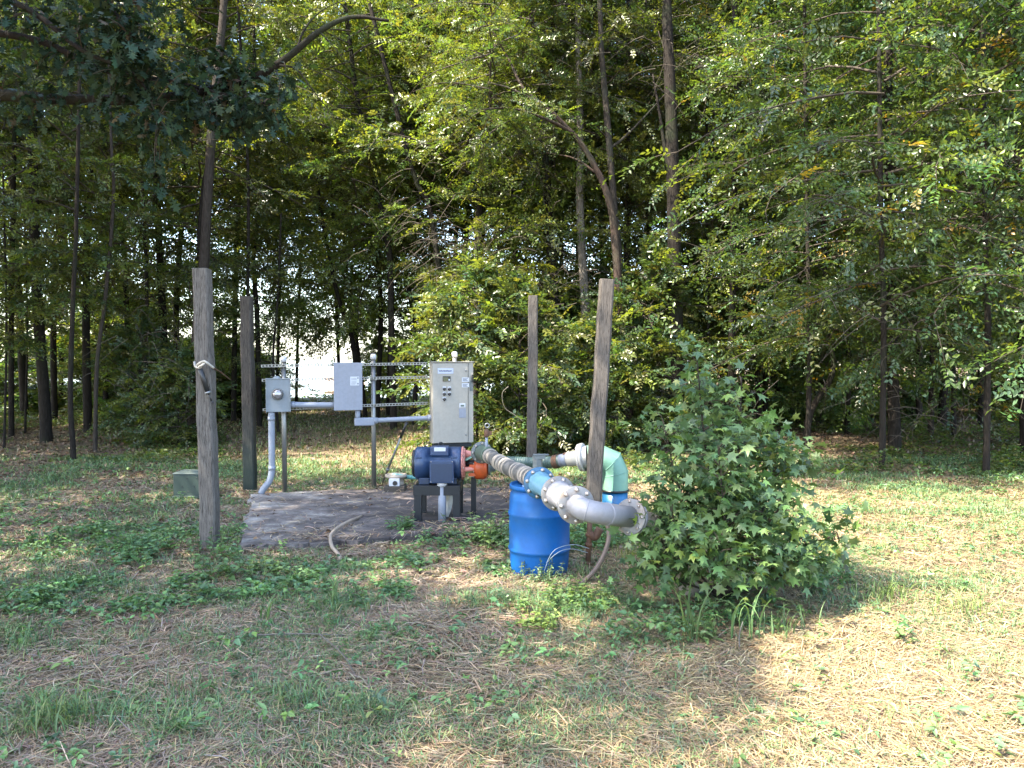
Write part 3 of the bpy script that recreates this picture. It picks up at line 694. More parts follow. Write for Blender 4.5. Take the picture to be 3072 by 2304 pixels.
# grey elbow, straight, flange, tan end
P4 = P(1893, 1551, 6.18); s3 = P3 + axd * .02
dirE = (P4 - (P3 + axd * .26)).normalized(); corner = P3 + axd * .235
el = [s3, s3.lerp(corner, .35)]
for k in range(1, 8):
    u_ = k / 8; el.append((1 - u_) ** 2 * s3.lerp(corner, .35) + 2 * u_ * (1 - u_) * corner + u_ ** 2 * corner.lerp(P4, .42))
el.append(corner.lerp(P4, .42)); el.append(P4)
part('elbow', MB().rings([s3 - axd * .01] + el, .086, 32), M_GPIPE, dl)
mb = MB()
for i in (4, 9): d_ = (el[min(i + 1, len(el) - 1)] - el[i - 1]).normalized(); mb.lathe(el[i], d_, [(-.005, .085), (-.003, .0895), (.003, .0895), (.005, .085)], 32)
pieces('weld_bead', mb, M_GPIPE, dl)
dE = (P4 - el[-2]).normalized()
flange(P4 - dE * .013, dE, .148, .08, .022, M_FLANGE, rot=.1); flange(P4 + dE * .017, dE, .148, .08, .022, M_GPIPE, rot=.1)
P5 = P(1968, 1572, 6.35); P6 = P(2030, 1690, 6.5); P7 = P(2085, 1800, 6.62)
tail = [P4 + dE * .02, P4.lerp(P5, .6)] + [P4.lerp(P5, .6).lerp(P5, k / 5).lerp(P5.lerp(P6, .35 * k / 5 + .0001), k / 5) for k in range(1, 6)] + [P6, P7]
part('tan_outlet', MB().rings(catmull(tail, 3), .084, 28), M_TANP, dl)

# air release riser
ra = P(1459.5, 1350, 9.25)
t = thing('air_valve', 'slim grey riser with a ring valve above the dirty hose', 'valve', ra)
h1, h2, h3 = P(1459.5, 1312, 9.25), P(1459.5, 1287, 9.25), P(1461.5, 1277, 9.25)
part('riser', MB().cyl(ra - Vector((0, 0, .02)), h1, .017), M_CONDUIT, t)
part('valve_body', MB().rings([h1, h1.lerp(h2, .15), h1.lerp(h2, .85), h2], [.022, .032, .03, .02], 10).box(h1.lerp(h2, .5) + Vector((.04, 0, 0)), (.05, .02, .05)), M_RUST, t, .003)
part('ring', MB().rings([h3 + Vector((.026 * math.cos(k * math.pi / 8), 0, .026 * math.sin(k * math.pi / 8))) for k in range(17)], .009, 8, False), M_GALV, t)

# ------------------------------------------------------------------ suction line
sh = thing('suction_hose', 'dark corrugated hose running to the white flanged fitting', 'hose', P(1700, 1380, 9.8))
pth = catmull([P(1440, 1398, 9.95), P(1480, 1390, 10.1), P(1531, 1386, 10.15), P(1600, 1389, 10.1), P(1660, 1386, 9.95), P(1700, 1377, 9.85), P(1712, 1376, 9.82)], 40)
part('corrugation', MB().rings(pth, [.072 + .006 * (1 if (i // 2) % 2 else 0) for i in range(len(pth))], 20), M_CORR, sh)
mb = MB(); 
for k in (164, 170, 200, 206): d_ = (pth[k + 1] - pth[k]).normalized(); mb.lathe(pth[k], d_, [(-.02, .07), (-.018, .088), (.018, .088), (.02, .07)], 22)
pieces('hose_clamp', mb, M_RUST, sh)
w0 = P(1704, 1378, 9.82); w1 = P(1736, 1373, 9.75); w2 = P(1764, 1371, 9.72); dw_ = (w2 - w0).normalized()
part('cuff', MB().cyl(P(1682, 1382, 9.88), w0, .082, seg=24), M_CONDUIT, sh)
part('white_adapter', MB().rings([w0, w0.lerp(w1, .9), w1, w2], [.093, .098, .115, .15], 28), M_WPIPE, sh)
part('white_flange', MB().lathe(w1.lerp(w2, .35), dw_, [(-.03, .1), (-.03, .175), (-.004, .178), (-.004, .168), (.004, .168), (.004, .182), (.03, .182), (.03, .1)], 36), M_WPIPE, sh)
mb = MB(); a_ = dw_.cross(UP).normalized(); b_ = a_.cross(dw_)
for k in range(8): w = 2 * math.pi * k / 8 + .2; mb.lathe(w1.lerp(w2, .35) - dw_ * .03 + (a_ * math.cos(w) + b_ * math.sin(w)) * .15, -dw_, [(0, .012), (.014, .012), (.015, .001)], 8)
pieces('bolt', mb, M_BOLT, sh)
# mint pipe
mp = thing('mint_pipe', 'wide mint green elbow pipe turning down into a blue riser', 'pipe', (P(1840, 1500, 9.72).x, 9.72, 0))
ym = 9.72; cxm = P(1845, 1400, ym).x; zc_ = P(0, 1375, ym).z; rm = .166
a0 = Vector((w2.x - .02, ym, zc_)); m1 = Vector((cxm - .19, ym, zc_)); m2 = Vector((cxm - .06, ym, zc_ - .055)); m3 = Vector((cxm, ym, zc_ - .19)); m4 = Vector((cxm, ym, P(0, 1470, ym).z))
mb = MB(); pts_ = [a0, m1, m2, m3, m4]; e1 = Vector((0, 1, 0)); seg = 36; bs = len(mb.v)
for i, p in enumerate(pts_):                # mitred segments: each joint ring lies in the bisecting plane
    t0 = (pts_[i] - pts_[i - 1]).normalized() if i else (pts_[1] - pts_[0]).normalized(); t1 = (pts_[i + 1] - pts_[i]).normalized() if i < 4 else t0
    tt = (t0 + t1).normalized(); e2 = e1.cross(tt).normalized(); sc_ = 1 / max(.3, t0.dot(tt))
    for k in range(seg): w = 2 * math.pi * k / seg; mb.v.append(p + (e1 * math.cos(w) + e2 * (math.sin(w) * sc_)) * rm)
for i in range(4):
    for k in range(seg): mb.f.append([i * seg + k, i * seg + (k + 1) % seg, (i + 1) * seg + (k + 1) % seg, (i + 1) * seg + k]); mb.sm.append(True)
mo_ = part('mitred_elbow', mb, M_MINT, mp)
try:
    mo_.data.set_sharp_from_angle(angle=R(20))
except Exception: pass
mb = MB()
for i in (1, 2, 3):
    t0 = (pts_[i] - pts_[i - 1]).normalized(); t1 = (pts_[i + 1] - pts_[i]).normalized(); tt = (t0 + t1).normalized(); e2 = e1.cross(tt).normalized(); sc_ = 1 / t0.dot(tt)
    mb.rings([pts_[i] + (e1 * math.cos(2 * math.pi * k / 32) + e2 * (math.sin(2 * math.pi * k / 32) * sc_)) * rm for k in range(33)], .005, 6, False)
pieces('weld_seam', mb, M_MINT, mp)
part('collar', MB().lathe(m4, (0, 0, -1), [(-.012, rm), (-.012, .182), (.012, .182), (.012, rm)], 36), M_BLACK, mp)
part('riser', MB().cyl(m4, (cxm, ym, -.1), rm * .97, seg=36), M_DBLUE, mp)

# ------------------------------------------------------------------ blue drum
dc = Vector((P(1618, 1600, 7.33).x, 7.33, -.02)); HD = .86; rD = .29
dprof = [(0, .255), (.0, .262), (.015, .272), (.12, .280), (.20, .286), (.225, .288), (.232, .297), (.246, .299), (.258, .297), (.266, .289), (.45, .291), (.55, .290), (.57, .297), (.584, .299), (.597, .297), (.606, .289), (.70, .287), (.765, .280), (.80, .262), (.81, .260), (.815, .284), (.835, .287), (HD - .008, .285), (HD, .278), (HD - .004, .266), (HD - .02, .262), (HD - .024, .25)]
dm = thing('plastic_drum', 'blue plastic drum standing under the flanged pipe', 'drum', dc)
part('body', MB().lathe(dc, UP, dprof, 56), M_DRUM, dm)
mb = MB().lathe(dc + Vector((-.11, -.06, HD - .024)), UP, [(0, .058), (.018, .055), (.02, .045), (.012, .042), (.012, .001)], 24)
part('bung', mb, M_BUNG, dm)
part('bung', MB().lathe(dc + Vector((.14, .08, HD - .024)), UP, [(0, .04), (.016, .038), (.017, .001)], 20), M_BUNG, dm)
mb = MB()
for (a, b, c, d) in ((P(1632, 1716, 6.98), P(1650, 1668, 6.96), P(1675, 1644, 6.97), P(1722, 1634, 7.1)), (P(1640, 1688, 6.97), P(1660, 1668, 6.96), P(1685, 1652, 6.98), P(1718, 1647, 7.1))):
    mb.rings(catmull([a, b, c, d, d + Vector((.15, .1, -.06))], 8), .0035, 6)
tag(part('tubing', mb, M_TUBE, None, 0, P(1640, 1710, 6.98)), 'thin clear tubing looping past the lower right of the drum', 'tubing')

# rusty support pipe and hoses
rb = P(1763, 1704, 7.42); rt_ = P(1771, 1520, 7.42)
t = thing('rusty_pipe', 'rusty upright pipe with couplings beside the drum', 'pipe', rb)
part('tube', MB().cyl(rb - Vector((0, 0, .08)), rt_, .026), M_RUST, t)
mb = MB()
for s_ in (.06, .36, .52): c_ = rb.lerp(rt_, s_); mb.cyl(c_, c_ + Vector((0, 0, .03)), .035)
pieces('coupling', mb, M_RUST, t)
part('tee_arm', MB().rings(catmull([rb.lerp(rt_, .56), P(1785, 1610, 7.42), P(1800, 1585, 7.42)], 5), .04, 14), M_RUST, t)
pipe_thing('brown_hose', 'stiff brown hose curving down to the ground beside the rusty pipe', 'hose', [P(1818, 1556, 7.2), P(1823, 1580, 7.2), P(1826, 1614, 7.15), P(1813, 1660, 7.05), P(1788, 1706, 6.95), P(1752, 1744, 6.85), P(1718, 1768, 6.78), P(1690, 1782, 6.7)], .021, M_BROWNH)
pipe_thing('tan_hose', 'tan garden hose lying off the front edge of the concrete pad', 'hose',
    [P(1085, 1575, 9.7) + Vector((0, 0, .11)), Vector((P(1050, 1581, 9.1).x, 9.1, .105)), Vector((P(1010, 1597, 8.7).x, 8.75, .10)), Vector((P(992, 1618, 8.4).x, 8.4, .09)), Vector((P(996, 1640, 8.1).x, 8.1, .045)), Vector((P(1012, 1668, 7.8).x, 7.85, .02)), Vector((P(1030, 1690, 7.6).x, 7.6, -.02))], .019, M_TANH)
# ------------------------------------------------------------------ foliage generators
def frames(d, up):
    s = nrm(np.cross(d, up)); n = nrm(np.cross(s, d)); return s, n
def add_leaves(Q, pos, d, n, L, W, col, fold=.18, mat=0, shape=4):
    d = nrm(d); s, n = frames(d, n); L = np.asarray(L)[:, None] * np.ones((len(pos), 1)); W = np.asarray(W)[:, None] * np.ones((len(pos), 1)); N_ = len(pos)
    if shape == 4:
        v = np.stack([pos, pos + d * L * .45 + s * W * .5 + n * W * fold, pos + d * L - n * L * .06, pos + d * L * .45 - s * W * .5 + n * W * fold], 1)
        b = np.arange(N_)[:, None] * 4; f = np.concatenate([b + [0, 1, 2], b + [0, 2, 3]])
        Q.add(v.reshape(-1, 3), f, np.repeat(col, 4, 0), mat)
    else:
        v = np.stack([pos, pos + d * L * .28 + s * W * .46 + n * W * fold, pos + d * L * .62 + s * W * .38 + n * W * fold - n * L * .04, pos + d * L - n * L * .16,
                      pos + d * L * .62 - s * W * .38 + n * W * fold - n * L * .04, pos + d * L * .28 - s * W * .46 + n * W * fold], 1)
        b = np.arange(N_)[:, None] * 6; f = np.concatenate([b + [0, 1, 2, 3], b + [0, 3, 4, 5]])
        Q.add(v.reshape(-1, 3), f, np.repeat(col, 6, 0), mat)
def star_template(lobes):                    # outline in the leaf plane (y along the midrib), fanned from the centre
    pts = [(0, .32)]
    for a, r in lobes: pts.append((r * math.cos(R(a)), .32 + r * math.sin(R(a))))
    return np.array(pts)
STAR = star_template([(-90, .30), (-38, .30), (-22, .62), (-2, .33), (28, .72), (55, .33), (90, .78), (125, .33), (152, .72), (182, .33), (202, .62), (218, .30)])
OAKL = np.array([(0, .5), (0, 0), (.09, .10), (.05, .2), (.27, .32), (.10, .42), (.34, .58), (.13, .66), (.25, .82), (.08, .86), (0, 1.02), (-.08, .86), (-.25, .82), (-.13, .66), (-.34, .58), (-.10, .42), (-.27, .32), (-.05, .2), (-.09, .10)])
def add_template(Q, T, pos, d, n, S, col, curl=.25, mat=0):
    d = nrm(d); s, n = frames(d, n); K = len(T); S = np.asarray(S)[:, None, None] * np.ones((len(pos), 1, 1))
    x = T[None, :, 0, None]; y = T[None, :, 1, None]; z = -(x * x * curl * 1.6 + np.maximum(0, y - .3) ** 2 * curl)
    v = pos[:, None, :] + (s[:, None, :] * x + d[:, None, :] * y + n[:, None, :] * z) * S
    b = np.arange(len(pos))[:, None] * K; f = [b + [0, i, i + 1 if i + 1 < K else 1] for i in range(1, K)]
    Q.add(v.reshape(-1, 3), np.concatenate(f), np.repeat(col, K, 0), mat)
def add_tubes(Q, pts, rad, seg, col, mat=1): # pts (B,k,3), rad (B,k)
    B, K, _ = pts.shape; t = np.gradient(pts, axis=1); t = nrm(t)
    ref = np.where(np.abs(t[..., 2:3]) > .8, np.array([1., 0, 0]), np.array([0, 0, 1.])); a = nrm(np.cross(t, ref)); c = np.cross(t, a)
    w = 2 * np.pi * np.arange(seg) / seg
    v = pts[:, :, None, :] + (a[:, :, None, :] * np.cos(w)[None, None, :, None] + c[:, :, None, :] * np.sin(w)[None, None, :, None]) * rad[:, :, None, None]
    i = np.arange(B * K * seg).reshape(B, K, seg); j = np.roll(i, -1, 2)
    f = np.stack([i[:, :-1], j[:, :-1], j[:, 1:], i[:, 1:]], -1).reshape(-1, 4); Q.add(v.reshape(-1, 3), f, col, mat)
def fnoise(p, seed, freq):
    r = np.random.RandomState(seed); out = 0; p = np.asarray(p)
    for o in range(5):
        k = r.normal(size=(p.shape[-1],)) * freq * (1 + .55 * o); out = out + np.sin(p @ k + r.uniform(0, 6.3)) * (.8 ** o)
    return out / 2.2
def pick(r, n, cols, wts, jit=.22):
    c = np.array(cols)[r.choice(len(cols), n, p=np.array(wts) / np.sum(wts))]
    return np.clip(c * (1 + r.normal(0, jit, (n, 1))) * (1 + r.normal(0, .06, (n, 3))), .004, .9)
G_MID = (.075, .118, .034); G_DARK = (.046, .080, .030); G_YEL = (.135, .175, .032); G_BLUE = (.062, .112, .056); G_GOLD = (.28, .19, .03); G_OLIVE = (.105, .118, .040); G_BR = (.13, .085, .03)
def crown(seed, h0, h1, nl, Lmax, prof, el0, el1, droop, nsub, nspr, nlf, lL, lW, cols, wts, gap=.25, gfreq=1.1, sprl=.5, tilt=.45, barr=.03, bark=(.06, .05, .04), updir=0.0, sublen=.5, mats=None, name='crown', twig=True):
    r = np.random.RandomState(seed); Q = NPM()
    t = (np.arange(nl) + r.uniform(-.4, .4, nl)) / (nl - 1); t = np.clip(t, 0, 1)
    h = h0 + (h1 - h0) * t; az = np.arange(nl) * 2.39996 + r.normal(0, .35, nl); L = Lmax * prof(t) * r.uniform(.6, 1.2, nl); el = R(1) * (el0 + (el1 - el0) * t + r.normal(0, 17, nl))
    s = np.linspace(0, 1, 7)[None, :]
    az2 = az[:, None] + r.normal(0, .3, (nl, 1)) * s + .10 * np.sin(s * 7 + r.uniform(0, 6, (nl, 1)))
    pts = np.stack([np.cos(az2) * s * L[:, None] * np.cos(el)[:, None], np.sin(az2) * s * L[:, None] * np.cos(el)[:, None], h[:, None] + L[:, None] * (np.sin(el)[:, None] * s - droop * s ** 2)], -1)
    add_tubes(Q, pts, (barr * (.35 + L / Lmax))[:, None] * (1 - .85 * s) + .003, 4, bark)
    # sub-branches
    ss = (.14 + .86 * (np.arange(nsub) + .5) / nsub)[None, :] + r.uniform(-.04, .04, (nl, nsub)); ss = np.clip(ss, 0, .995)
    idx = ss * 6; i0 = idx.astype(int); fr = (idx - i0)[..., None]; ar = np.arange(nl)[:, None]
    base = pts[ar, i0] * (1 - fr) + pts[ar, i0 + 1] * fr; tan = nrm(pts[ar, i0 + 1] - pts[ar, i0])
    side = np.where(np.arange(nsub) % 2 == 0, 1, -1)[None, :] * R(1) * r.uniform(30, 65, (nl, nsub)); side[:, -1] *= .2
    ca, sa = np.cos(side), np.sin(side); d = np.stack([tan[..., 0] * ca - tan[..., 1] * sa, tan[..., 0] * sa + tan[..., 1] * ca, tan[..., 2] + r.normal(.05, .40, (nl, nsub)) + updir], -1); d = nrm(d)
    sl = (sublen * L[:, None] * (1 - .5 * ss) * r.uniform(.6, 1.25, (nl, nsub))) + .15
    base = base.reshape(-1, 3); d = d.reshape(-1, 3); sl = sl.ravel()
    keep = fnoise(base + d * sl[:, None] * .5, seed + 5, gfreq) > (gap * 2 - 1) * .75; base, d, sl = base[keep], d[keep], sl[keep]; B = len(base)
    s3 = np.linspace(0, 1, 4)[None, :, None]; sp = base[:, None] + d[:, None] * sl[:, None, None] * s3; sp[..., 2] -= (droop * .6 * sl[:, None] * s3[..., 0] ** 2)
    if twig: add_tubes(Q, sp, np.full((B, 4), .009) * (1 - .7 * s3[..., 0]), 3, bark)
    # sprays
    u = np.clip((np.arange(nspr) + .6) / nspr + r.uniform(-.08, .08, (B, nspr)), .05, 1); sd = np.where(np.arange(nspr) % 2 == 0, 1, -1)[None, :] * R(1) * r.uniform(25, 70, (B, nspr)); sd[:, -1] *= .15
    b2 = base[:, None] + d[:, None] * (sl[:, None] * u)[..., None]; b2[..., 2] -= droop * .6 * sl[:, None] * u ** 2
    ca, sa = np.cos(sd), np.sin(sd); d2 = np.stack([d[:, None, 0] * ca - d[:, None, 1] * sa, d[:, None, 0] * sa + d[:, None, 1] * ca, np.broadcast_to(d[:, None, 2], ca.shape) * .6 + r.normal(-.03, .38, ca.shape)], -1); d2 = nrm(d2).reshape(-1, 3)
    b2 = b2.reshape(-1, 3); M = len(b2); l2 = sprl * r.uniform(.5, 1.3, M)
    up = nrm(np.array([0, 0, 1.]) + r.normal(0, tilt, (M, 3)))
    # leaves alternate on each spray
    v = ((np.arange(nlf) + .5) / nlf)[None, :] + r.uniform(-.03, .03, (M, nlf)); sg = np.where(np.arange(nlf) % 2 == 0, 1, -1)[None, :, None]
    S, Nn = frames(d2, up); p = b2[:, None] + d2[:, None] * (l2[:, None] * v)[..., None]; p[..., 2] -= .22 * l2[:, None] * v ** 2
    ld = d2[:, None] * .55 + S[:, None] * sg * r.uniform(.5, 1.0, (M, nlf, 1)) + r.normal(0, .16, (M, nlf, 3)) - np.array([0, 0, .14]); ln = Nn[:, None] + r.normal(0, .28, (M, nlf, 3))
    n = M * nlf; c0 = pick(r, M, cols, wts, .16); c = np.repeat(c0, nlf, 0) * (1 + r.normal(0, .14, (n, 1))); c = np.clip(c, .004, .9)
    add_leaves(Q, p.reshape(-1, 3), ld.reshape(-1, 3), ln.reshape(-1, 3), lL * r.uniform(.6, 1.25, n), lW * r.uniform(.7, 1.2, n), c)
    return Q.mesh(name, mats or [M_LEAF, M_TWIG])
bell = lambda t: .35 + .65 * np.sin(np.pi * np.clip(t * .9 + .08, 0, 1))
cone = lambda t: 1.05 - .75 * t
skirt = lambda t: .75 + .35 * np.sin(np.pi * np.clip(t * 1.1, 0, 1)) - .35 * t
LIGHTC = [G_MID, G_YEL, G_OLIVE, G_DARK]; 
PA = [crown(11 + k, .7, 11.5, 52, 3.6, skirt, 5, 40, .30, 11, 6, 11, .112, .058, [G_MID, G_BLUE, G_DARK, G_YEL, G_GOLD], [5, 4, 2, 3.0, .35], .27, .9, .58, .8, .018) for k in range(3)]
PB = [crown(31 + k, 0, 7.5, 44, 2.8, bell, -12, 45, .2, 11, 6, 12, .092, .044, [G_MID, G_OLIVE, G_YEL, G_DARK], [4, 3, 4, 1.6], .36, 1.1, .46, .8, .018) for k in range(3)]
PY = [crown(51 + k, 0, 7.0, 44, 2.7, bell, -10, 50, .2, 11, 6, 12, .095, .048, [G_YEL, G_MID, G_OLIVE, (.16, .19, .035)], [4, 3, 2, 3], .36, 1.0, .46, .8, .018) for k in range(2)]
PS_ = [crown(71 + k, .2, 3.3, 32, 1.45, bell, 5, 55, .3, 9, 5, 11, .112, .062, [G_MID, G_BLUE, G_OLIVE, G_YEL], [4, 3, 2, 2], .18, 1.8, .44, .6, .014) for k in range(2)]
PT = [crown(81 + k, .5, 7.0, 36, 1.3, bell, 5, 50, .25, 9, 5, 10, .098, .05, [G_MID, G_OLIVE, G_YEL, G_DARK], [4, 2, 3, 2], .22, 1.6, .42, .6, .014) for k in range(2)]
PD = [crown(91 + k, 0, 10, 44, 4.3, bell, -12, 45, .2, 11, 5, 9, .21, .115, [G_MID, G_OLIVE, G_DARK, G_YEL], [4, 3, 1.5, 4], .36, .75, .85, .8, .022) for k in range(2)]
PO = [crown(101 + k, 0, 8, 44, 4.6, bell, -10, 40, .10, 11, 6, 8, .20, .12, [G_DARK, G_BLUE, G_MID], [4, 2, 2], .14, .8, .7, .6, mats=[M_OAK, M_TWIG]) for k in range(1)]

# ------------------------------------------------------------------ trees
TREE_GROUP = 'trees of the wood behind the pump'
def trunk_mesh(pts, r0, r1, mat, org, seed, seg=12, flare=1.5):
    path = catmull(pts, 6); n = len(path); r = random.Random(seed); mb = MB(); rad = []
    for i in range(n):
        s = i / (n - 1); q_ = r0 + (r1 - r0) * s
        if i < 3: q_ *= 1 + (flare - 1) * (1 - i / 3) ** 2
        rad.append(q_ * r.uniform(.95, 1.05))
    mb.rings(path, rad, seg, True); return mb
def tree(label, dpts, Y, wd, mat, crowns=(), group=None, cat='tree', htop=15.0, branches=(), extend=True, name='tree'):
    p0 = D(*dpts[0], Y); base = Vector((p0.x, Y, float(gz(p0.x, Y))))
    t = thing(name, label, cat, base, group)
    pts = [base - Vector((0, 0, .15)), base + Vector((0, 0, .25))]
    for (x, y) in dpts[1:]:
        p = D(x, y, Y)
        if p.z > htop: p = pts[-1].lerp(p, max(0, (htop - pts[-1].z) / (p.z - pts[-1].z)))
        if p.z > pts[-1].z + .2: pts.append(p)
    if extend and pts[-1].z < htop:
        d_ = (pts[-1] - pts[-2]).normalized(); d_ = (d_ + Vector((0, 0, .6))).normalized(); pts.append(pts[-1] + d_ * ((htop - pts[-1].z) / max(d_.z, .3)))
    rad = wd * 1.38879 / F_PX * Y / 2
    tr = part('trunk', trunk_mesh(pts, rad, rad * (.5 if extend else .3), mat, base, label), mat, t)
    for bp, bw in branches:
        q_ = [D(x, y, Y + dy) for (x, y, dy) in bp]; br_ = bw * 1.38879 / F_PX * Y / 2
        path = catmull(q_, 6); part('limb', MB().rings(path, [br_ * (1 - .75 * i / (len(path) - 1)) for i in range(len(path))], 8), mat, t)
    for (me, x, y, dY, z, sc, rz) in crowns:  # crown centred at display column x, height z
        c_ = D(x, 500, Y + dY); link('crown', me, t, (c_.x - base.x, c_.y - base.y, z - base.z), rz, sc)
    return t
rr_ = random.Random(5)
def cr(me, x, z, sc=1, dY=1.7): return (me, x, 0, dY, z, sc, rr_.uniform(0, 6.28))
# left wood
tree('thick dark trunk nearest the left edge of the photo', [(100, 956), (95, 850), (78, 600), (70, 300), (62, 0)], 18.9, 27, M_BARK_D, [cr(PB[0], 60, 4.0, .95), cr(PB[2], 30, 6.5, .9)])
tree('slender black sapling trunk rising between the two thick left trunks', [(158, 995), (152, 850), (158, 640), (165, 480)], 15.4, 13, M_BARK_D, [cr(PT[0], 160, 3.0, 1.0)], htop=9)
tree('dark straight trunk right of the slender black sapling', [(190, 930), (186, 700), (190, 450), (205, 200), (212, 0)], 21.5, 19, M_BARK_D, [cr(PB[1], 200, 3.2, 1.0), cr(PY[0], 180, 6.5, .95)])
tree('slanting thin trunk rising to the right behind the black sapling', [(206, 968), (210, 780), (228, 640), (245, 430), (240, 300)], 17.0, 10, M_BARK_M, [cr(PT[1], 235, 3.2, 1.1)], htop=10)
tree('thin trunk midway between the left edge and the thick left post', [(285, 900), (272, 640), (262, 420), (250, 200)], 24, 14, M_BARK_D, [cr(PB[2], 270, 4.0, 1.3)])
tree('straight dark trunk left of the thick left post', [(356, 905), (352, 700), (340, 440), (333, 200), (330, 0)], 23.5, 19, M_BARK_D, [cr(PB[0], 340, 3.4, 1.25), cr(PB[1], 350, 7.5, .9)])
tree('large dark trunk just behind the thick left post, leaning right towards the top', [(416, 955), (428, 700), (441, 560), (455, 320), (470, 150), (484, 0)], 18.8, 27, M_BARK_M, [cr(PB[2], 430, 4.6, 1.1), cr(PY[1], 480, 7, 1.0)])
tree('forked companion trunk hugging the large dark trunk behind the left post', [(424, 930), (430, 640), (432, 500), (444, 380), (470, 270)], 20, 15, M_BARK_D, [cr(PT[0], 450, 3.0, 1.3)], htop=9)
tree('thin dark trunk just right of the algae covered post', [(560, 905), (556, 700), (548, 560), (560, 420), (552, 200)], 23, 13, M_BARK_D, [cr(PB[1], 545, 3.2, 1.05), cr(PB[0], 540, 7, .9)])
tree('low leafy tree between the algae covered post and the lake gap', [(600, 900), (590, 780), (600, 640)], 21, 7, M_BARK_D, [cr(PT[1], 580, .9, .95)], htop=6)
# around the lake gap
tree('leafy tree beyond the lake gap whose crown closes the gap above the water', [(640, 850), (644, 700), (650, 560)], 34, 8, M_BARK_D, [cr(PD[0], 655, 4.6, .72), cr(PD[1], 640, 9.5, .8)], htop=12)
tree('slim tree on the left bank of the lake gap', [(598, 860), (602, 700), (606, 500)], 31, 9, M_BARK_D, [cr(PD[1], 590, 3.2, .7), cr(PY[0], 640, 6.5, 1.25), cr(PD[0], 590, 9.5, .9)], htop=13)
tree('slim tree on the right bank of the lake gap', [(735, 850), (728, 700), (720, 500)], 32, 9, M_BARK_D, [cr(PD[0], 748, 3.4, .72), cr(PY[1], 700, 7, 1.2), cr(PD[1], 740, 9.5, .9)], htop=13)
tree('leaning thin trunk on the right side of the lake gap', [(775, 830), (762, 740), (730, 640), (705, 520), (690, 430)], 25, 12, M_BARK_D, [cr(PY[0], 735, 4.2, 1.0), cr(PY[1], 690, 9, 1.0)], htop=11)
tree('second thin leaning trunk right of the lake gap, above the pale electrical box', [(788, 830), (768, 720), (755, 640), (742, 500)], 27, 11, M_BARK_D, [cr(PY[1], 800, 4.8, 1.1)], htop=11)
tree('sunlit yellow green tree above the lake gap', [(850, 880), (845, 700), (840, 540), (800, 350), (770, 200)], 22.5, 17, M_BARK_D, [cr(PY[0], 800, 4.6, 1.15), cr(PY[1], 760, 7.0, 1.0, -1), cr(PY[0], 900, 6.5, 1.0)])
tree('crooked thin trunk left of the control cabinet top', [(895, 860), (900, 740), (885, 640), (870, 520), (880, 400)], 24, 11, M_BARK_D, [cr(PB[1], 890, 3.4, 1.0)], htop=10)
tree('dark leaning trunk above the control cabinet', [(975, 860), (965, 700), (945, 560), (925, 440), (880, 330)], 21, 16, M_BARK_D, [cr(PB[0], 930, 4.2, 1.1), cr(PY[0], 900, 6.8, 1.0)])
tree('straight dark trunk right of the control cabinet top', [(1040, 880), (1035, 700), (1030, 500), (1025, 300)], 25, 16, M_BARK_D, [cr(PB[2], 1030, 3.6, 1.3), cr(PB[1], 1040, 8, 1.0)])
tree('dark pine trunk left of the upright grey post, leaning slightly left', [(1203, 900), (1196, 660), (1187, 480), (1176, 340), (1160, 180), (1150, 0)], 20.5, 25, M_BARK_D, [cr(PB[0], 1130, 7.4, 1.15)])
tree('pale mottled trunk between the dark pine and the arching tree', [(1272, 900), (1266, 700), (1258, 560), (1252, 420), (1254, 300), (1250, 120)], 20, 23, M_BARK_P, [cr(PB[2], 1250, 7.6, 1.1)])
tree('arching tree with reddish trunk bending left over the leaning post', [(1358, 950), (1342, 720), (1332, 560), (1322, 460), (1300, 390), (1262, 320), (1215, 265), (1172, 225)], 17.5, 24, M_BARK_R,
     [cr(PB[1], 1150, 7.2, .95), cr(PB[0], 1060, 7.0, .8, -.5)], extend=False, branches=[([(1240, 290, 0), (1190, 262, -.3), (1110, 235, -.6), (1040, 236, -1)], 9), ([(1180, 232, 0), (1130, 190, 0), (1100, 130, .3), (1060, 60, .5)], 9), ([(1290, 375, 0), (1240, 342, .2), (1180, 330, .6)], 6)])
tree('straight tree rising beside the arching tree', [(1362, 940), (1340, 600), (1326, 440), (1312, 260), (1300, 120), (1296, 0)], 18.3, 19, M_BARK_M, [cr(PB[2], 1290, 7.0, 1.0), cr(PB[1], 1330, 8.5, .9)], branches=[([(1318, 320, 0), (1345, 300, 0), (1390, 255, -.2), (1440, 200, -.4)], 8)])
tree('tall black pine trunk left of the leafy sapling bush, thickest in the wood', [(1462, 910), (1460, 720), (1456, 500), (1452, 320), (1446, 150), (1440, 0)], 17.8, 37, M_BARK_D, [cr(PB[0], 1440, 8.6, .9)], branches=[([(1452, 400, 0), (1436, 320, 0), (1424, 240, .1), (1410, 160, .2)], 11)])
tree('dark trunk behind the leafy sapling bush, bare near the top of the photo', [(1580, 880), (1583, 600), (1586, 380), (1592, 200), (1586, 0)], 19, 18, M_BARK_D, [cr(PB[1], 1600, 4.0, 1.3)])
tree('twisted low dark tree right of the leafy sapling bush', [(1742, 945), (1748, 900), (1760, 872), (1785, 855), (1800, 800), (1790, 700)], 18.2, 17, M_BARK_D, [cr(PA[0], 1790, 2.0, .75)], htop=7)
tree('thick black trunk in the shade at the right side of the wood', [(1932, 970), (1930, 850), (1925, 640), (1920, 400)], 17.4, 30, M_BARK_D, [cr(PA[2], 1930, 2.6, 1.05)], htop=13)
tree('dark trunk at the right edge of the photo', [(2215, 990), (2210, 700), (2200, 450), (2190, 250)], 16.5, 26, M_BARK_D, [cr(PA[1], 2200, 2.2, 1.0)], htop=13)
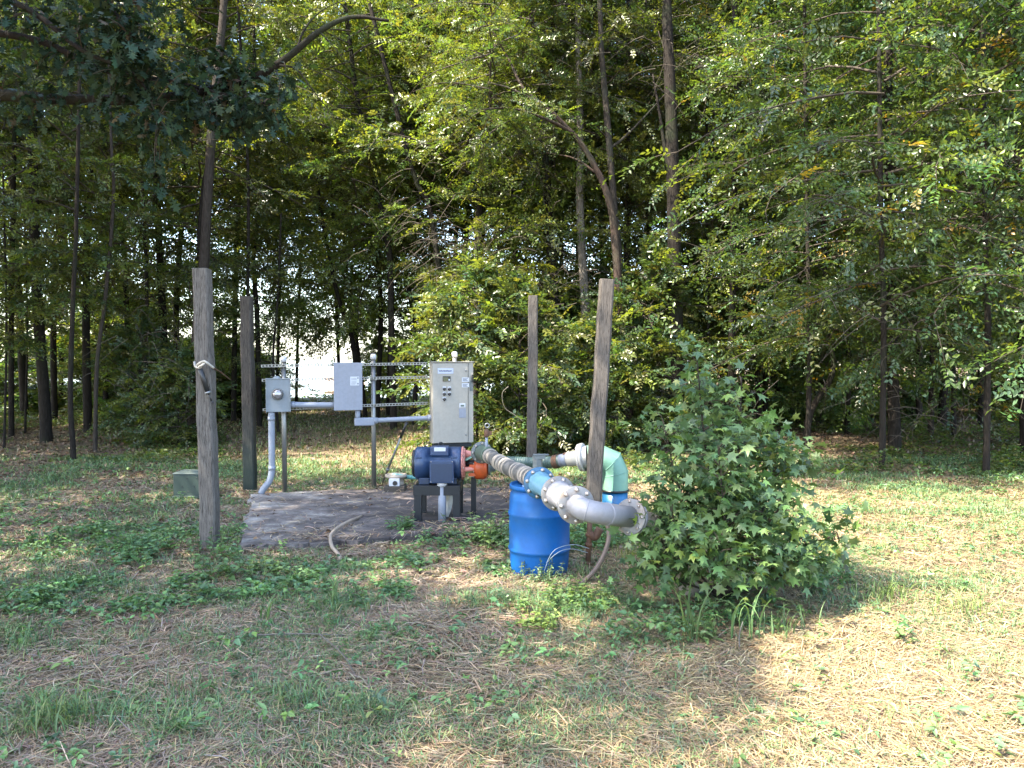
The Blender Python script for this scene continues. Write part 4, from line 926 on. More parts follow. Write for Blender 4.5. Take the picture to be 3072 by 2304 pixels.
# tall straight trunks with their leaves far above
r3 = random.Random(12)
for dx, Y_, w_ in ((25, 20, 13), (118, 25, 15), (228, 27, 13), (310, 21, 10), (388, 26, 15), (505, 25, 13), (530, 20.5, 9), (815, 26, 13), (1000, 28, 13), (1075, 23, 10), (1110, 27, 16), (1410, 24, 11), (1500, 26, 17), (1535, 21, 8), (1640, 22, 13), (1680, 26, 15), (1830, 21, 14), (1870, 25, 12), (1985, 22, 15), (2060, 20, 12), (2120, 24, 17)):
    tree('tall straight bare trunk standing in the wood with its leaves far above', [(dx, (4660 / Y_ + 1080) / 1.38879), (dx + r3.uniform(-8, 8), 650), (dx + r3.uniform(-16, 16), 350), (dx + r3.uniform(-24, 24), 50)], Y_, w_, M_BARK_D, [cr(PT[r3.randrange(2)], dx, 11.5, .8)], 'tall bare trunks in the wood')
# leafy front of the right wood
def leafy(label, dx, Y, me, z, sc, wd=9, group=None, mat=M_BARK_D, name='tree', h=9):
    return tree(label, [(dx, (4660 / Y + 1080) / 1.38879), (dx + 4, 700), (dx - 3, 400)], Y, wd, mat, [(me, dx, 0, 0, z, sc, rr_.uniform(0, 6.28))], group, htop=h, name=name)
leafy('broad leafy tree with drooping sunlit sprays, foremost on the right', 1905, 14.2, PA[0], 1.9, 1.0, 16, h=12)
leafy('tall drooping tree with yellow tinged tips in the upper right corner', 2130, 13.6, PA[1], 2.3, 1.02, 16, h=12)
leafy('drooping green tree behind the top of the sapling bush', 1745, 16.5, PA[2], 1.9, .8, 13, h=12)
leafy('shaded leafy tree filling the right edge above the dark grass', 2290, 14.5, PA[2], 1.5, 1.0, 16, h=12)
leafy('leafy understorey tree behind the thick black trunk', 2010, 18.5, PA[1], 2.2, 1.15, 14, h=12)
leafy('leafy tree rising between the black pine and the drooping trees', 1600, 24, PA[0], 3.2, 1.1, 12, h=12)
leafy('low spreading leafy tree just left of the tall black pine', 1400, 22, PA[1], 2.0, .8, 10, h=9)
leafy('silver leaved shrubby tree behind the control cabinet', 1030, 16.5, PS_[0], .1, 1.05, 6, h=3)
leafy('silver leaved shrub between the cabinet and the upright grey post', 1120, 15.8, PS_[1], .0, .95, 5, h=2.5)
leafy('bushy undergrowth shrub behind the leaning post', 1300, 17.0, PS_[0], -.1, .85, 5, name='shrub', h=2.5)
leafy('vine covered shrub right of the leaning post', 1400, 17.4, PS_[1], .2, 1.1, 5, name='shrub', h=3)
leafy('sparse low shrub in front of the left wood', 300, 19, PS_[1], -.2, .85, 5, name='shrub', h=2)
leafy('small shrub left of the thick left post', 385, 18, PS_[0], -.3, .7, 5, name='shrub', h=2)
leafy('leafy sapling at the far left edge of the wood', 10, 17.5, PT[0], 2.0, 1.0, 6, h=6)
leafy('bright leafy sapling near the far left edge, sunlit at mid height', 55, 21, PT[1], 1.6, 1.2, 6, h=6)
# the rest of the wood: rows of trees going back towards the lake
r = random.Random(21)
k = 0
for (Y0, step, xr_, jit) in ((22, 3.6, 20, 1.2), (27, 3.8, 24, 1.5), (33, 4.2, 30, 2), (40, 5.0, 38, 2.5)):
    x = -xr_
    while x < xr_ + 6:
        px_, py_ = x + r.uniform(-1, 1), Y0 + r.uniform(-jit, jit); x += step * r.uniform(.7, 1.25)
        a_ = px_ / py_
        if (-.35 if py_ > 25 else -.40) < a_ < -.185: continue
        if py_ > 42 + max(0, px_ + 6) * 2 - 1: continue
        if a_ < -.3 and py_ > 19 and r.random() < .4: continue
        if -14.5 < px_ < -8 and 19 < py_ < 26: continue
        b_ = Vector((px_, py_, float(gz(px_, py_)))); dx = (px_ / py_ * F_PX + 1536) / 1.38879
        t = thing('tree', 'slender dark tree standing deeper in the shaded wood', 'tree', b_, 'slender trees deeper in the wood')
        ln = r.uniform(-.5, .5); w_ = r.uniform(.06, .16)
        part('trunk', trunk_mesh([b_ - Vector((0, 0, .1)), b_ + Vector((0, 0, .3)), b_ + Vector((ln * .4, 0, 5)), b_ + Vector((ln, 0, 10)), b_ + Vector((ln * 1.4, 0, 15))], w_, w_ * .5, M_BARK_D, b_, k, 8), M_BARK_D, t)
        low = r.random() < (.45 if a_ > -.1 else .12)
        me = r.choice([PB[0], PB[1], PB[2], PY[0], PY[1]] if Y0 < 30 else PD); sc = r.uniform(.95, 1.2) if py_ < 31 else r.uniform(1.1, 1.4)
        link('crown', me, t, (ln * .4, 0, r.uniform(.8, 1.8) if low else r.uniform(2.8, 4.6)), r.uniform(0, 6.28), sc)
        if r.random() < ((.35 if a_ < 0 else .5) if py_ < 31 else .7): link('crown', r.choice(PD), t, (ln, 0, r.uniform(6.5, 8.5) + (5 if py_ > 31 else 0)), r.uniform(0, 6.28), r.uniform(.6, .8) if py_ < 31 else r.uniform(1.1, 1.4))
        k += 1
for px_, py_ in ((-16.2, 13.6), (-19.0, 17.0)):
    b_ = Vector((px_, py_, float(gz(px_, py_)))); t = thing('tree', 'leafy tree at the outer left edge of the wood', 'tree', b_, 'trees at the outer left edge of the wood')
    part('trunk', trunk_mesh([b_ - Vector((0, 0, .1)), b_ + Vector((0, 0, .3)), b_ + Vector((.1, 0, 6)), b_ + Vector((0, 0, 15))], .15, .07, M_BARK_D, b_, px_, 8), M_BARK_D, t)
    link('crown', PD[0], t, (0, 0, 4.0), px_, 1.0); link('crown', PD[1], t, (0, 0, 9.0), py_, 1.0)
# understorey
r2 = random.Random(4)
for px_, py_, sz in ((-10.2, 27, .9), (-11.4, 27.5, 1.1), (-10.6, 31, 1.15), (-12.8, 29, 1.2), (-14.6, 28, 1.0), (-16.5, 30, 1.2), (-18.5, 28.5, 1.1), (-21, 30, 1.2), (-13.2, 35.5, 1.2), (-15.5, 36, 1.2), (-19, 35, 1.3), (-11.8, 33, 1.0), (-16, 40, 1.5), (-19.5, 40, 1.5), (-23, 39, 1.5), (-13.6, 39, 1.2), (-26, 38, 1.5), (-6.4, 38, 1.2)):
    t = thing('shrub', 'leafy shrub on the lake bank at the back of the left wood', 'shrub', (px_, py_, float(gz(px_, py_))), 'shrubs on the lake bank')
    link('crown', r2.choice(PS_), t, (0, 0, -.3), r2.uniform(0, 6.28), (1.25 * sz, 1.25 * sz, .62 * sz * r2.uniform(.8, 1.3))); part('stem', MB().cyl((px_, py_, -.1), (px_, py_, 1.2), .03, .01, 6), M_BARK_D, t)
for (Y0, step, xr_) in ((20.5, 2.3, 17), (26, 2.6, 22), (34, 3.2, 26)):
    x = -xr_
    while x < xr_ + 4:
        px_, py_ = x + r.uniform(-.8, .8), Y0 + r.uniform(-1.4, 1.4); x += step * r.uniform(.7, 1.3); a_ = px_ / py_
        if -.345 < a_ < -.09 or (Y0 < 22 and a_ < -.345): continue
        if a_ < -.2 and r.random() < .65: continue
        if a_ > .12 and Y0 < 22 and r.random() < .7: continue
        t = thing('shrub', 'leafy shrub in the shaded undergrowth of the wood', 'shrub', (px_, py_, float(gz(px_, py_))), 'shrubs of the undergrowth')
        link('crown', r.choice(PS_), t, (0, 0, -.25), r.uniform(0, 6.28), (r.uniform(.8, 1.3), r.uniform(.8, 1.3), r.uniform(.6, 1.25)))
        part('stem', MB().cyl((px_, py_, -.1), (px_, py_, 1.4), .03, .01, 6), M_BARK_D, t)

def twigs(parent, dx, dy, Y, sx, sy, n, seed, col=(.085, .072, .058), L=1.0):
    r = np.random.RandomState(seed); org = np.array(ORG[parent]); Q = NPM(); P_ = []
    for _ in range(n):
        a = np.array(D(dx + r.normal(0, sx), dy + r.normal(0, sy), Y + r.normal(0, .3))); w = r.uniform(0, 6.28); d = np.array([math.cos(w), .4 * math.sin(w), r.uniform(-.7, .35)]); l = L * r.uniform(.3, 1.1); k = np.linspace(0, 1, 6)[:, None]
        P_.append(a + d * l * k + np.array([r.normal(0, .12), 0, -.35 * l]) * k ** 2 + r.normal(0, .025, (6, 3)) * k)
    P_ = np.array(P_) - org; add_tubes(Q, P_, np.full(P_.shape[:2], .0075) * (1 - .7 * np.linspace(0, 1, 6)), 3, col, 0)
    link('dead_twigs', Q.mesh('dead_twigs', [M_TWIG]), parent)
for nm, a in (('dark leaning trunk above', (930, 470, 19, 55, 70, 60, 3)), ('arching tree', (1110, 300, 17, 70, 50, 60, 4)), ('straight tree rising beside', (1500, 110, 17.5, 120, 50, 60, 5)), ('crooked thin', (970, 540, 18, 50, 50, 50, 6)), ('foremost on the right', (1980, 640, 13, 130, 90, 60, 7)), ('pale mottled trunk', (1240, 600, 17.5, 60, 50, 40, 8)), ('thick black trunk in the shade', (2000, 880, 14.5, 120, 50, 50, 9)), ('large dark trunk just behind', (340, 760, 16.5, 90, 80, 40, 10))):
    for o in list(scene.objects):
        if o.type == 'EMPTY' and nm in o.get('label', ''): twigs(o, *a)

# ------------------------------------------------------------------ the oak overhanging from the left
ob = Vector((-9.6, 6.0, 0))
oak = thing('oak_tree', 'dark leaved oak whose branches hang into the upper left of the photo', 'tree', ob)
part('trunk', trunk_mesh([ob - Vector((0, 0, .2)), ob + Vector((0, 0, .4)), ob + Vector((.1, 0, 4)), ob + Vector((.4, .2, 8)), ob + Vector((.5, .5, 14))], .30, .12, M_BARK_M, ob, 'oak'), M_BARK_M, oak)
link('crown', PO[0], oak, (.4, .3, 5.8), .4, (.92, .92, 1.05))
link('crown', PO[0], oak, (-.6, -5.4, 6.8), 2.4, (.85, .85, .9))  # off-frame leaf mass, added to shade the left foreground
link('crown', PO[0], oak, (-3.4, 4.0, 5.0), 4.4, (.85, .8, .8))  # added out of view in place of another tree, shades the left ground
link('crown', PO[0], oak, (5.0, -3.9, 9.0), 1.4, (.38, .12, .12))  # unseen clump without a limb, added for the shade strip in the foreground
link('crown', PO[0], oak, (6.3, -2.2, 8.6), 2.9, (.27, .24, .16))  # unseen clump, added to shade the sapling bush
link('crown', PO[0], oak, (5.0, -1.4, 8.8), 5.1, (.34, .30, .2))  # unseen clump, added to shade the drum
link('crown', PO[0], oak, (2.4, -4.4, 7.6), .9, (.5, .34, .3))  # another unseen clump, added for foreground shade
link('crown', PO[0], oak, (7.3, 3.0, 14.8), .7, (.85, .42, .30))  # floating slab of leaves above view, added to shade the lower right wood
def lobed_foliage(seed, tips, T, S, nleaf, spread, cols, wts, mats, org, name, twig_from, droop=.35):
    r = np.random.RandomState(seed); Q = NPM(); tips = np.array(tips); o = np.array(org)
    a = np.array(twig_from); k = np.linspace(0, 1, 4)[None, :, None]
    sp = a[:, None] * (1 - k) + tips[:, None] * k; sp[:, :, 2] += .05 * np.sin(np.pi * k[..., 0]); add_tubes(Q, sp - o, np.full(sp.shape[:2], .006) * (1 - .6 * k[..., 0]), 4, (.07, .055, .04))
    n = len(tips) * nleaf; b = np.repeat(tips, nleaf, 0) + r.normal(0, spread, (n, 3)); dv = nrm(b - np.repeat(a, nleaf, 0)) * .5 + r.normal(0, .55, (n, 3)); dv[:, 2] -= droop
    nn = nrm(np.array([0, -.15, 1.]) + r.normal(0, .42, (n, 3))); c = pick(r, n, cols, wts, .2)
    add_template(Q, T, b - o, dv, nn, S * r.uniform(.55, 1.2, n), c, .3)
    return Q.mesh(name, mats)
def near_limb(paths, seed, per, reach, nleaf, S, spread):
    r = random.Random(seed); tips, frm = [], []
    for path, rad in paths:
        pl = catmull(path, 8)
        part('limb', MB().rings(pl, [rad * (1 - .8 * i / (len(pl) - 1)) for i in range(len(pl))], 8), M_BARK_D, oak)
    return
main = [D(-160, 190, 9.6), D(0, 205, 9.2), D(180, 215, 8.9), D(350, 212, 8.7), D(520, 178, 8.5), D(610, 132, 8.4), D(690, 68, 8.3), D(760, 37, 8.3), D(840, 45, 8.3)]
low2 = [D(-120, -60, 8.6), D(60, 20, 8.2), D(180, 110, 8.0), D(290, 160, 7.9), D(340, 250, 7.9)]
low3 = [D(-80, 60, 9.0), D(90, 90, 8.6), D(220, 150, 8.4), D(380, 178, 8.3), D(470, 200, 8.3), D(600, 230, 8.3)]
top4 = [D(120, -120, 8.2), D(210, -30, 8.0), D(270, 60, 7.9), D(320, 110, 7.9)]
for path, rad in ((main, .075), (low2, .04), (low3, .045), (top4, .035)):
    pl = catmull(path, 8); part('limb', MB().rings(pl, [rad * (1 - .8 * i / (len(pl) - 1)) for i in range(len(pl))], 8), M_BARK_D, oak)
for path, rad in (([D(600, 140, 8.4), D(640, 150, 8.3), D(680, 200, 8.2), D(720, 250, 8.1)], .012), ([D(690, 68, 8.3), D(720, 100, 8.2), D(760, 150, 8.2)], .010), ([D(640, 110, 8.4), D(660, 60, 8.4), D(700, 20, 8.4), D(770, -10, 8.3)], .014)):
    pl = catmull(path, 6); part('limb', MB().rings(pl, [rad * (1 - .8 * i / (len(pl) - 1)) for i in range(len(pl))], 6), M_BARK_D, oak)
r = random.Random(9); tips, frm = [], []
def blob(cx, cy, sx, sy, n, Y, sY):
    for _ in range(n):
        x, y = r.gauss(cx, sx), r.gauss(cy, sy); p = D(x, y, Y + r.gauss(0, sY)); best = min((q_ for path in (main, low2, low3, top4) for q_ in catmull(path, 4)), key=lambda q_: (q_ - p).length)
        f_ = best.lerp(p, .15); 
        if (p - f_).length > .9: f_ = p + (f_ - p).normalized() * .5
        tips.append(tuple(p)); frm.append(tuple(f_))
blob(255, 60, 42, 40, 46, 8.0, .22); blob(300, 150, 42, 38, 26, 8.0, .22); blob(325, 240, 28, 42, 17, 7.9, .18); blob(430, 205, 62, 34, 40, 8.3, .22)
blob(540, 235, 40, 26, 26, 8.3, .2); blob(520, 145, 38, 24, 16, 8.4, .2); blob(70, 70, 65, 55, 28, 8.5, .3); blob(120, 170, 70, 40, 14, 8.7, .3); blob(300, -10, 110, 22, 20, 8.2, .3); blob(600, 190, 18, 24, 7, 8.4, .15); blob(60, 235, 40, 30, 6, 8.8, .2); blob(350, 330, 25, 40, 5, 7.9, .15)
me = lobed_foliage(3, tips, OAKL, .155, 9, .085, [(.020, .040, .020), (.020, .044, .028), (.030, .050, .022), (.07, .05, .025)], [4, 4, 3, .25], [M_OAK, M_TWIG], ob, 'hanging_foliage', frm)
link('hanging_foliage', me, oak)

# ------------------------------------------------------------------ leafy sapling bush by the outlet
r = random.Random(14); bb = Vector((P(2165, 1800, 6.45).x, 6.45, 0))
bush = thing('sapling_bush', 'large leafy sapling bush with star shaped leaves over the pipe outlet', 'bush', bb)
tips, frm = [], []
stems = [[bb, D(1545, 1100, 6.42), D(1520, 930, 6.38), D(1505, 770, 6.36)], [bb, D(1580, 1120, 6.4), D(1595, 960, 6.35), D(1602, 815, 6.3)], [bb, D(1500, 1150, 6.3), D(1455, 1010, 6.25), D(1432, 905, 6.25)],
         [bb, D(1630, 1150, 6.45), D(1670, 1020, 6.5), D(1678, 950, 6.5)], [bb, D(1570, 1180, 6.1), D(1560, 1060, 5.95), D(1550, 960, 5.95)], [bb, D(1560, 1150, 6.8), D(1580, 1000, 6.95), D(1560, 890, 6.9)],
         [bb, D(1650, 1240, 6.4), D(1740, 1190, 6.35), D(1820, 1160, 6.3)], [bb, D(1480, 1230, 6.3), D(1430, 1170, 6.3), D(1400, 1110, 6.25)], [bb, D(1620, 1210, 6.1), D(1660, 1130, 6.0), D(1700, 1085, 6.0)], [bb, D(1500, 1225, 6.05), D(1460, 1140, 6.0), D(1440, 1060, 6.0)],
         [bb, D(1510, 1270, 6.2), D(1450, 1250, 6.1), D(1400, 1215, 6.1)], [bb, D(1545, 1270, 6.0), D(1540, 1220, 5.8), D(1560, 1160, 5.75)], [bb, D(1640, 1270, 6.2), D(1700, 1235, 6.1), D(1740, 1200, 6.1)], [bb, D(1600, 1240, 6.7), D(1640, 1100, 6.9), D(1650, 980, 6.9)]]
for i, s_ in enumerate(stems):
    pl = catmull(s_, 10); rad = .020 if i < 2 else .012
    part('stem', MB().rings(pl, [rad * (1 - .75 * k / (len(pl) - 1)) for k in range(len(pl))], 7), M_BARK_M, bush)
    lo = .30 if i not in (6, 10, 11, 12) else .55
    for k in range(20 if i < 6 else 11):
        s = lo + (1 - lo) * (k + r.random()) / (20 if i < 6 else 11); q_ = pl[min(len(pl) - 1, int(s * (len(pl) - 1)))]
        reach = (.44 * (1 - .86 * s) + .06) * r.uniform(.5, 1.3); w = r.uniform(0, 6.28); d_ = Vector((math.cos(w), math.sin(w) * .9, r.uniform(.15, .65))).normalized()
        for f_ in (.55, 1.0):
            if f_ < 1 and reach < .2: continue
            p = q_ + d_ * reach * f_ + Vector((0, 0, r.uniform(-.03, .03)))
            if p.z < .12: continue
            tips.append(tuple(p)); frm.append(tuple(q_))
me = lobed_foliage(5, tips, STAR, .088, 13, .088, [(.080, .150, .052), (.11, .19, .060), (.055, .11, .045), (.15, .22, .055)], [5, 4, 2.5, 1.2], [M_LEAF_NEAR, M_TWIG], bb, 'foliage', frm, .30)
link('foliage', me, bush)

# ------------------------------------------------------------------ ground cover
FOVK = .74
def scatter(seed, n, y0, y1, dens=None, ref=6.5, pw=1.6, kx=FOVK):
    r = np.random.RandomState(seed); y = np.sqrt(r.uniform(y0 ** 2, y1 ** 2, n)); x = r.uniform(-1, 1, n) * (y * kx + .4); k = r.uniform(0, 1, n) < np.minimum(1, (ref / y) ** pw)
    if dens is not None: k &= r.uniform(0, 1, n) < dens(x, y)
    return x[k], y[k], r
def nz(x, y, seed, f): return np.clip(.5 + .5 * fnoise(np.stack([x, y], 1), seed, f), 0, 1)
def sm(a, lo, hi): t = np.clip((a - lo) / (hi - lo), 0, 1); return t * t * (3 - 2 * t)
def greenness(x, y):
    g = sm(nz(x, y, 3, 1.5) * .5 + nz(x, y, 8, 5.5) * .5, .42, .66)
    left = sm(-x + .15 * y, -.6, .9); near = 1 - sm(y, 6.2, 7.2)
    b = .32 + .62 * left * near
    b = np.where((x > .2) & (y < 5.4), b * .55, b); b = np.where((x > 2.4) & (y > 6.6), np.maximum(b, .75), b)
    b = np.where((y > 7) & (x < 1.6) & (y < 12.5), b * .75, b); b = np.where(y > 12, .8, b)
    return np.clip(g * b * 1.6 + .05, 0, 1) * ~in_pad(x, y)
def blades(name, label, x, y, r, h, w, lean, cols, wts, mat, jit=.2, kind='stuff'):
    n = len(x); Q = NPM(); az = r.uniform(0, 2 * np.pi, n); d = np.stack([np.cos(az), np.sin(az), 0 * az], 1); s = np.stack([-np.sin(az), np.cos(az), 0 * az], 1)
    b = np.stack([x, y, gz(x, y) - .004], 1); h = h[:, None]; w = w[:, None]; ln = lean[:, None]; z = np.array([0, 0, 1.])
    m = b + z * h * .55 + d * h * ln * .35; t = b + z * h * (1 - .35 * ln) + d * h * ln
    v = np.stack([b - s * w * .5, b + s * w * .5, m + s * w * .42, m - s * w * .42, t], 1); i = np.arange(n)[:, None] * 5
    c = pick(r, n, cols, wts, jit); Q.add(v.reshape(-1, 3), i + [0, 1, 2, 3], np.repeat(c, 5, 0)); Q.f.append((i + [3, 2, 4], 0))
    return tag(link(name, Q.mesh(name, [mat])), label, None, None, kind)
def pad_front(x, y): return (1 - sm(y - (8.15 + .16 * (x + 3.1)), .0, .9)) * sm(nz(x, y, 71, 2.2), .25, .6) + sm(x, -.9, .6) * sm(nz(x, y, 72, 1.5), .35, .6)
# mown straw and thatch
x, y, r = scatter(1, 520000, 3.3, 13, lambda x, y: np.where(in_pad(x, y), .06 + .6 * np.clip(pad_front(x, y), 0, 1), .45 + .55 * sm(nz(x, y, 31, 1.8), .3, .7)) * np.where((y > 7) & (x < 1.8), .6, 1), 5.5, 1.5)
n = len(x); az = r.uniform(0, 2 * np.pi, n) * .6 + nz(x, y, 5, 1.5) * 5; L = r.uniform(.04, .17, n) * r.choice([1, 1, 1.8], n); tl = r.normal(.04, .16, n)
b = np.stack([x, y, gz(x, y) + r.uniform(.002, .022, n) + np.where(in_pad(x, y), .07, 0)], 1); d = np.stack([np.cos(az) * np.cos(tl), np.sin(az) * np.cos(tl), np.sin(tl)], 1); s = np.stack([-np.sin(az), np.cos(az), r.normal(0, .3, n)], 1); w = (.0021 + .00045 * y)[:, None] * r.uniform(.6, 1.4, (n, 1))
bend = np.stack([r.normal(0, .012, n), r.normal(0, .012, n), r.uniform(0, .014, n)], 1); L = L[:, None]
v = np.stack([b - d * L / 2 - s * w / 2, b - d * L / 2 + s * w / 2, b + bend + s * w / 2, b + bend - s * w / 2, b + d * L / 2 + s * w / 3, b + d * L / 2 - s * w / 3], 1); i = np.arange(n)[:, None] * 6
dry_sunny = sm(x - .25 * (y - 5), -1.5, 1.5)[:, None]  # golden dry thatch right; left straw lightened in colour to lift its shade
c = pick(r, n, [(.34, .25, .135), (.26, .205, .13), (.20, .16, .115), (.38, .305, .20), (.19, .115, .065)], [5, 4, 4, 2, .7], .2); c = c * (1.08 - .08 * dry_sunny) * np.array([1, 1, 1.0]) ; c[:, 2] *= (1.12 - .18 * dry_sunny[:, 0])
Q = NPM(); Q.add(v.reshape(-1, 3), i + [0, 1, 2, 3], np.repeat(c, 6, 0)); Q.f.append((i + [3, 2, 4, 5], 0))
tag(link('dry_straw', Q.mesh('dry_straw', [M_STRAW])), 'mown straw and dead grass lying over the ground', None, None, 'stuff')
# green grass
x, y, r = scatter(2, 600000, 3.3, 16, greenness, 6.0, 1.3); n = len(x)
tall = sm(nz(x, y, 17, 2.2), .55, .85) * np.where((x < .5) & (y < 6.6), 1, .5)
h = r.uniform(.03, .085, n) * (1 + .8 * tall) * np.where(y > 9, 1.25, 1); yel = sm(x - .5 * y + 3, 0, 3)
blades('grass', 'short green grass growing in uneven patches through the straw', x, y, r, h, (.0029 + .0006 * y) * r.uniform(.7, 1.5, n), r.uniform(.3, 2.0, n), [(.115, .20, .085), (.15, .24, .095), (.10, .17, .10), (.20, .24, .095), (.32, .29, .16)], [5, 4, 3, 2, 1.0], M_GRASS)
# sunlit yellowing grass on the right and on the track towards the lake
x, y, r = scatter(4, 260000, 6.4, 40, lambda x, y: np.clip(np.where(((x > 2.0) & (y < 13)) | ((y > 12.2) & (np.abs(x / y + .18) < .33)), 1, 0) * (.25 + .9 * sm(nz(x, y, 12, 1.3), .35, .7)), 0, 1), 9.5, 1.1); n = len(x)
blades('yellowing_grass', 'yellow green mown grass on the sunlit ground right and on the track to the lake', x, y, r, r.uniform(.03, .09, n), (.004 + .0008 * y) * r.uniform(.7, 1.4, n), r.uniform(.2, 1.4, n), [(.095, .14, .034), (.068, .11, .031), (.16, .15, .055), (.21, .165, .075)], [4, 4, 3, 2.5], M_GRASS)
x, y, r = scatter(14, 120000, 14, 44, lambda x, y: np.where((x / y > -.5) & (x / y < .12), 1, .15) * (.25 + .75 * sm(nz(x, y, 15, .8), .3, .6)), 26, 1.0); n = len(x)
blades('track_grass', 'mown grass on the track running back to the lake', x, y, r, r.uniform(.05, .15, n), (.010 + .0007 * y) * r.uniform(.7, 1.4, n), r.uniform(.2, 1.4, n), [(.13, .17, .05), (.10, .15, .05), (.24, .21, .11), (.30, .24, .15)], [4, 4, 2.5, 2], M_GRASS)
# broad leaved weeds
def weeds_d(x, y):
    g = sm(nz(x, y, 44, 1.7) * .6 + nz(x, y, 45, 5) * .4, .45, .68); b = np.where((y > 6.0) & (y < 9.4) & (x < 1.4), 1, .10); b = np.where((y > 9.4) & (y < 14), .22, b); b = np.where((y < 8) & (y > 5.3) & (x > .6) & (x < 3.2), .6, b)
    return g * b * ~in_pad(x, y)
x, y, r = scatter(6, 85000, 3.6, 14, weeds_d, 7, 1.2); n = len(x); k = 4
hz = r.uniform(.02, .12, n) * (.5 + 1.0 * sm(nz(x, y, 46, 2.5), .4, .8)); az = (r.uniform(0, 6.28, n)[:, None] + np.arange(k)[None] * 1.57 + r.normal(0, .35, (n, k))).ravel()
p = np.repeat(np.stack([x, y, gz(x, y) + hz], 1), k, 0) + r.normal(0, .012, (n * k, 3)); d = np.stack([np.cos(az), np.sin(az), r.normal(-.05, .3, n * k)], 1); nn = nrm(np.array([0, 0, 1.]) + r.normal(0, .35, (n * k, 3)))
Q = NPM(); c = np.repeat(pick(r, n, [(.105, .205, .075), (.09, .165, .08), (.14, .235, .08), (.16, .25, .075)], [4, 3, 2, 1], .2), k, 0)
sz = np.repeat(r.uniform(.5, 1.3, n), k); add_leaves(Q, p, d, nn, .052 * sz * r.uniform(.7, 1.3, n * k), .030 * sz * r.uniform(.7, 1.2, n * k), c, .12, 0, 6)
tag(link('ground_weeds', Q.mesh('ground_weeds', [M_LEAF_NEAR])), 'low broad leaved weeds spreading in front of the pad', None, None, 'stuff')
# fallen leaves
def litter_d(x, y): return np.where(y > 12.4, .9 - .55 * (np.abs(x / y + .2) < .12), np.where(in_pad(x, y), .06 + .8 * np.clip(pad_front(x, y), 0, 1), np.where((y > 7) & (x < 2.2), .55, .05)))
x, y, r = scatter(7, 150000, 3.6, 34, litter_d, 9, 1.25, .9); n = len(x); az = r.uniform(0, 6.28, n)
p = np.stack([x, y, gz(x, y) + r.uniform(.004, .03, n) + np.where(in_pad(x, y), .075, 0)], 1); d = np.stack([np.cos(az), np.sin(az), r.normal(0, .25, n)], 1); nn = nrm(np.array([0, 0, 1.]) + r.normal(0, .4, (n, 3)))
Q = NPM(); add_leaves(Q, p, d, nn, (.035 + .004 * y) * r.uniform(.6, 1.3, n), (.02 + .0022 * y) * r.uniform(.6, 1.3, n), pick(r, n, [(.14, .09, .055), (.20, .14, .09), (.09, .06, .04), (.27, .21, .15)], [4, 3, 3, 1.2], .2), .25)
tag(link('leaf_litter', Q.mesh('leaf_litter', [M_STRAW])), 'brown fallen leaves under the trees and round the pad', None, None, 'stuff')
# low undergrowth along the edge of the wood
def under_d(x, y):
    a = x / y; open_ = (np.abs(a + .24) < .13) | ((a > .1) & (y < 13.3)) | ((a < -.1) & (y < 15)); return sm(nz(x, y, 61, .9), .42, .7) * ~open_
x, y, r = scatter(8, 60000, 12.6, 30, under_d, 15, 1.2, .8); n = len(x); k = 5
hz = r.uniform(.03, .45, n) * sm(nz(x, y, 62, .8), .25, .8); az = (r.uniform(0, 6.28, n)[:, None] + np.arange(k)[None] * 1.26 + r.normal(0, .4, (n, k))).ravel()
p = np.repeat(np.stack([x, y, gz(x, y) + hz], 1), k, 0) + r.normal(0, .03, (n * k, 3)); d = np.stack([np.cos(az), np.sin(az), r.normal(0, .3, n * k)], 1); nn = nrm(np.array([0, 0, 1.]) + r.normal(0, .45, (n * k, 3)))
Q = NPM(); add_leaves(Q, p, d, nn, .085 * r.uniform(.6, 1.3, n * k), .045 * r.uniform(.6, 1.3, n * k), np.repeat(pick(r, n, [G_MID, G_OLIVE, G_YEL, G_DARK], [4, 3, 1.5, 2], .2), k, 0), .15)
tag(link('undergrowth', Q.mesh('undergrowth', [M_LEAF])), 'low leafy undergrowth along the edge of the wood', None, None, 'stuff')

# ------------------------------------------------------------------ single plants and bits one can point at
def gpt(dx, dy, h=0):
    Y = EYE * F_PX / (dy * 1.38879 - HORIZ); x = P(dx * 1.38879, dy * 1.38879, Y).x; return np.array([x, Y, float(gz(x, Y)) + h])
def grass_tuft(label, dx, dy, n, h, w, seed, cols=((.11, .19, .07), (.14, .22, .075), (.085, .15, .06)), spread=.05, cat='grass tuft', group=None):
    r = np.random.RandomState(seed); b0 = gpt(dx, dy); Q = NPM(); K = 7; s = np.linspace(0, 1, K)
    for _ in range(n):
        b = np.array([r.normal(0, spread), r.normal(0, spread), -.01]); az = r.uniform(0, 6.28); L = h * r.uniform(.55, 1.15); ln = r.uniform(.55, 1.5); d = np.array([math.cos(az), math.sin(az), 0]); sd = np.array([-math.sin(az), math.cos(az), 0])
        th = np.pi / 2 - ln * 2.1 * s ** 1.6; st = np.stack([np.cos(th), np.sin(th)], 1) * (L / (K - 1)); cum = np.concatenate([[[0, 0]], np.cumsum(st[:-1], 0)])
        c = b + d * cum[:, :1] + np.array([0, 0, 1]) * cum[:, 1:]; ww = (w * r.uniform(.6, 1.2) * (1 - s ** 2.2) * (.35 + .65 * np.minimum(1, s * 3)) * .5 + .0006)[:, None]; v = np.stack([c - sd * ww, c + sd * ww], 1).reshape(-1, 3); i = np.arange(K - 1)[:, None] * 2
        Q.add(v, i + [0, 1, 3, 2], np.array(cols[r.randint(len(cols))]) * r.uniform(.8, 1.2))
    return tag(link('grass_tuft', Q.mesh('grass_tuft', [M_GRASS]), None, tuple(b0)), label, cat, group)
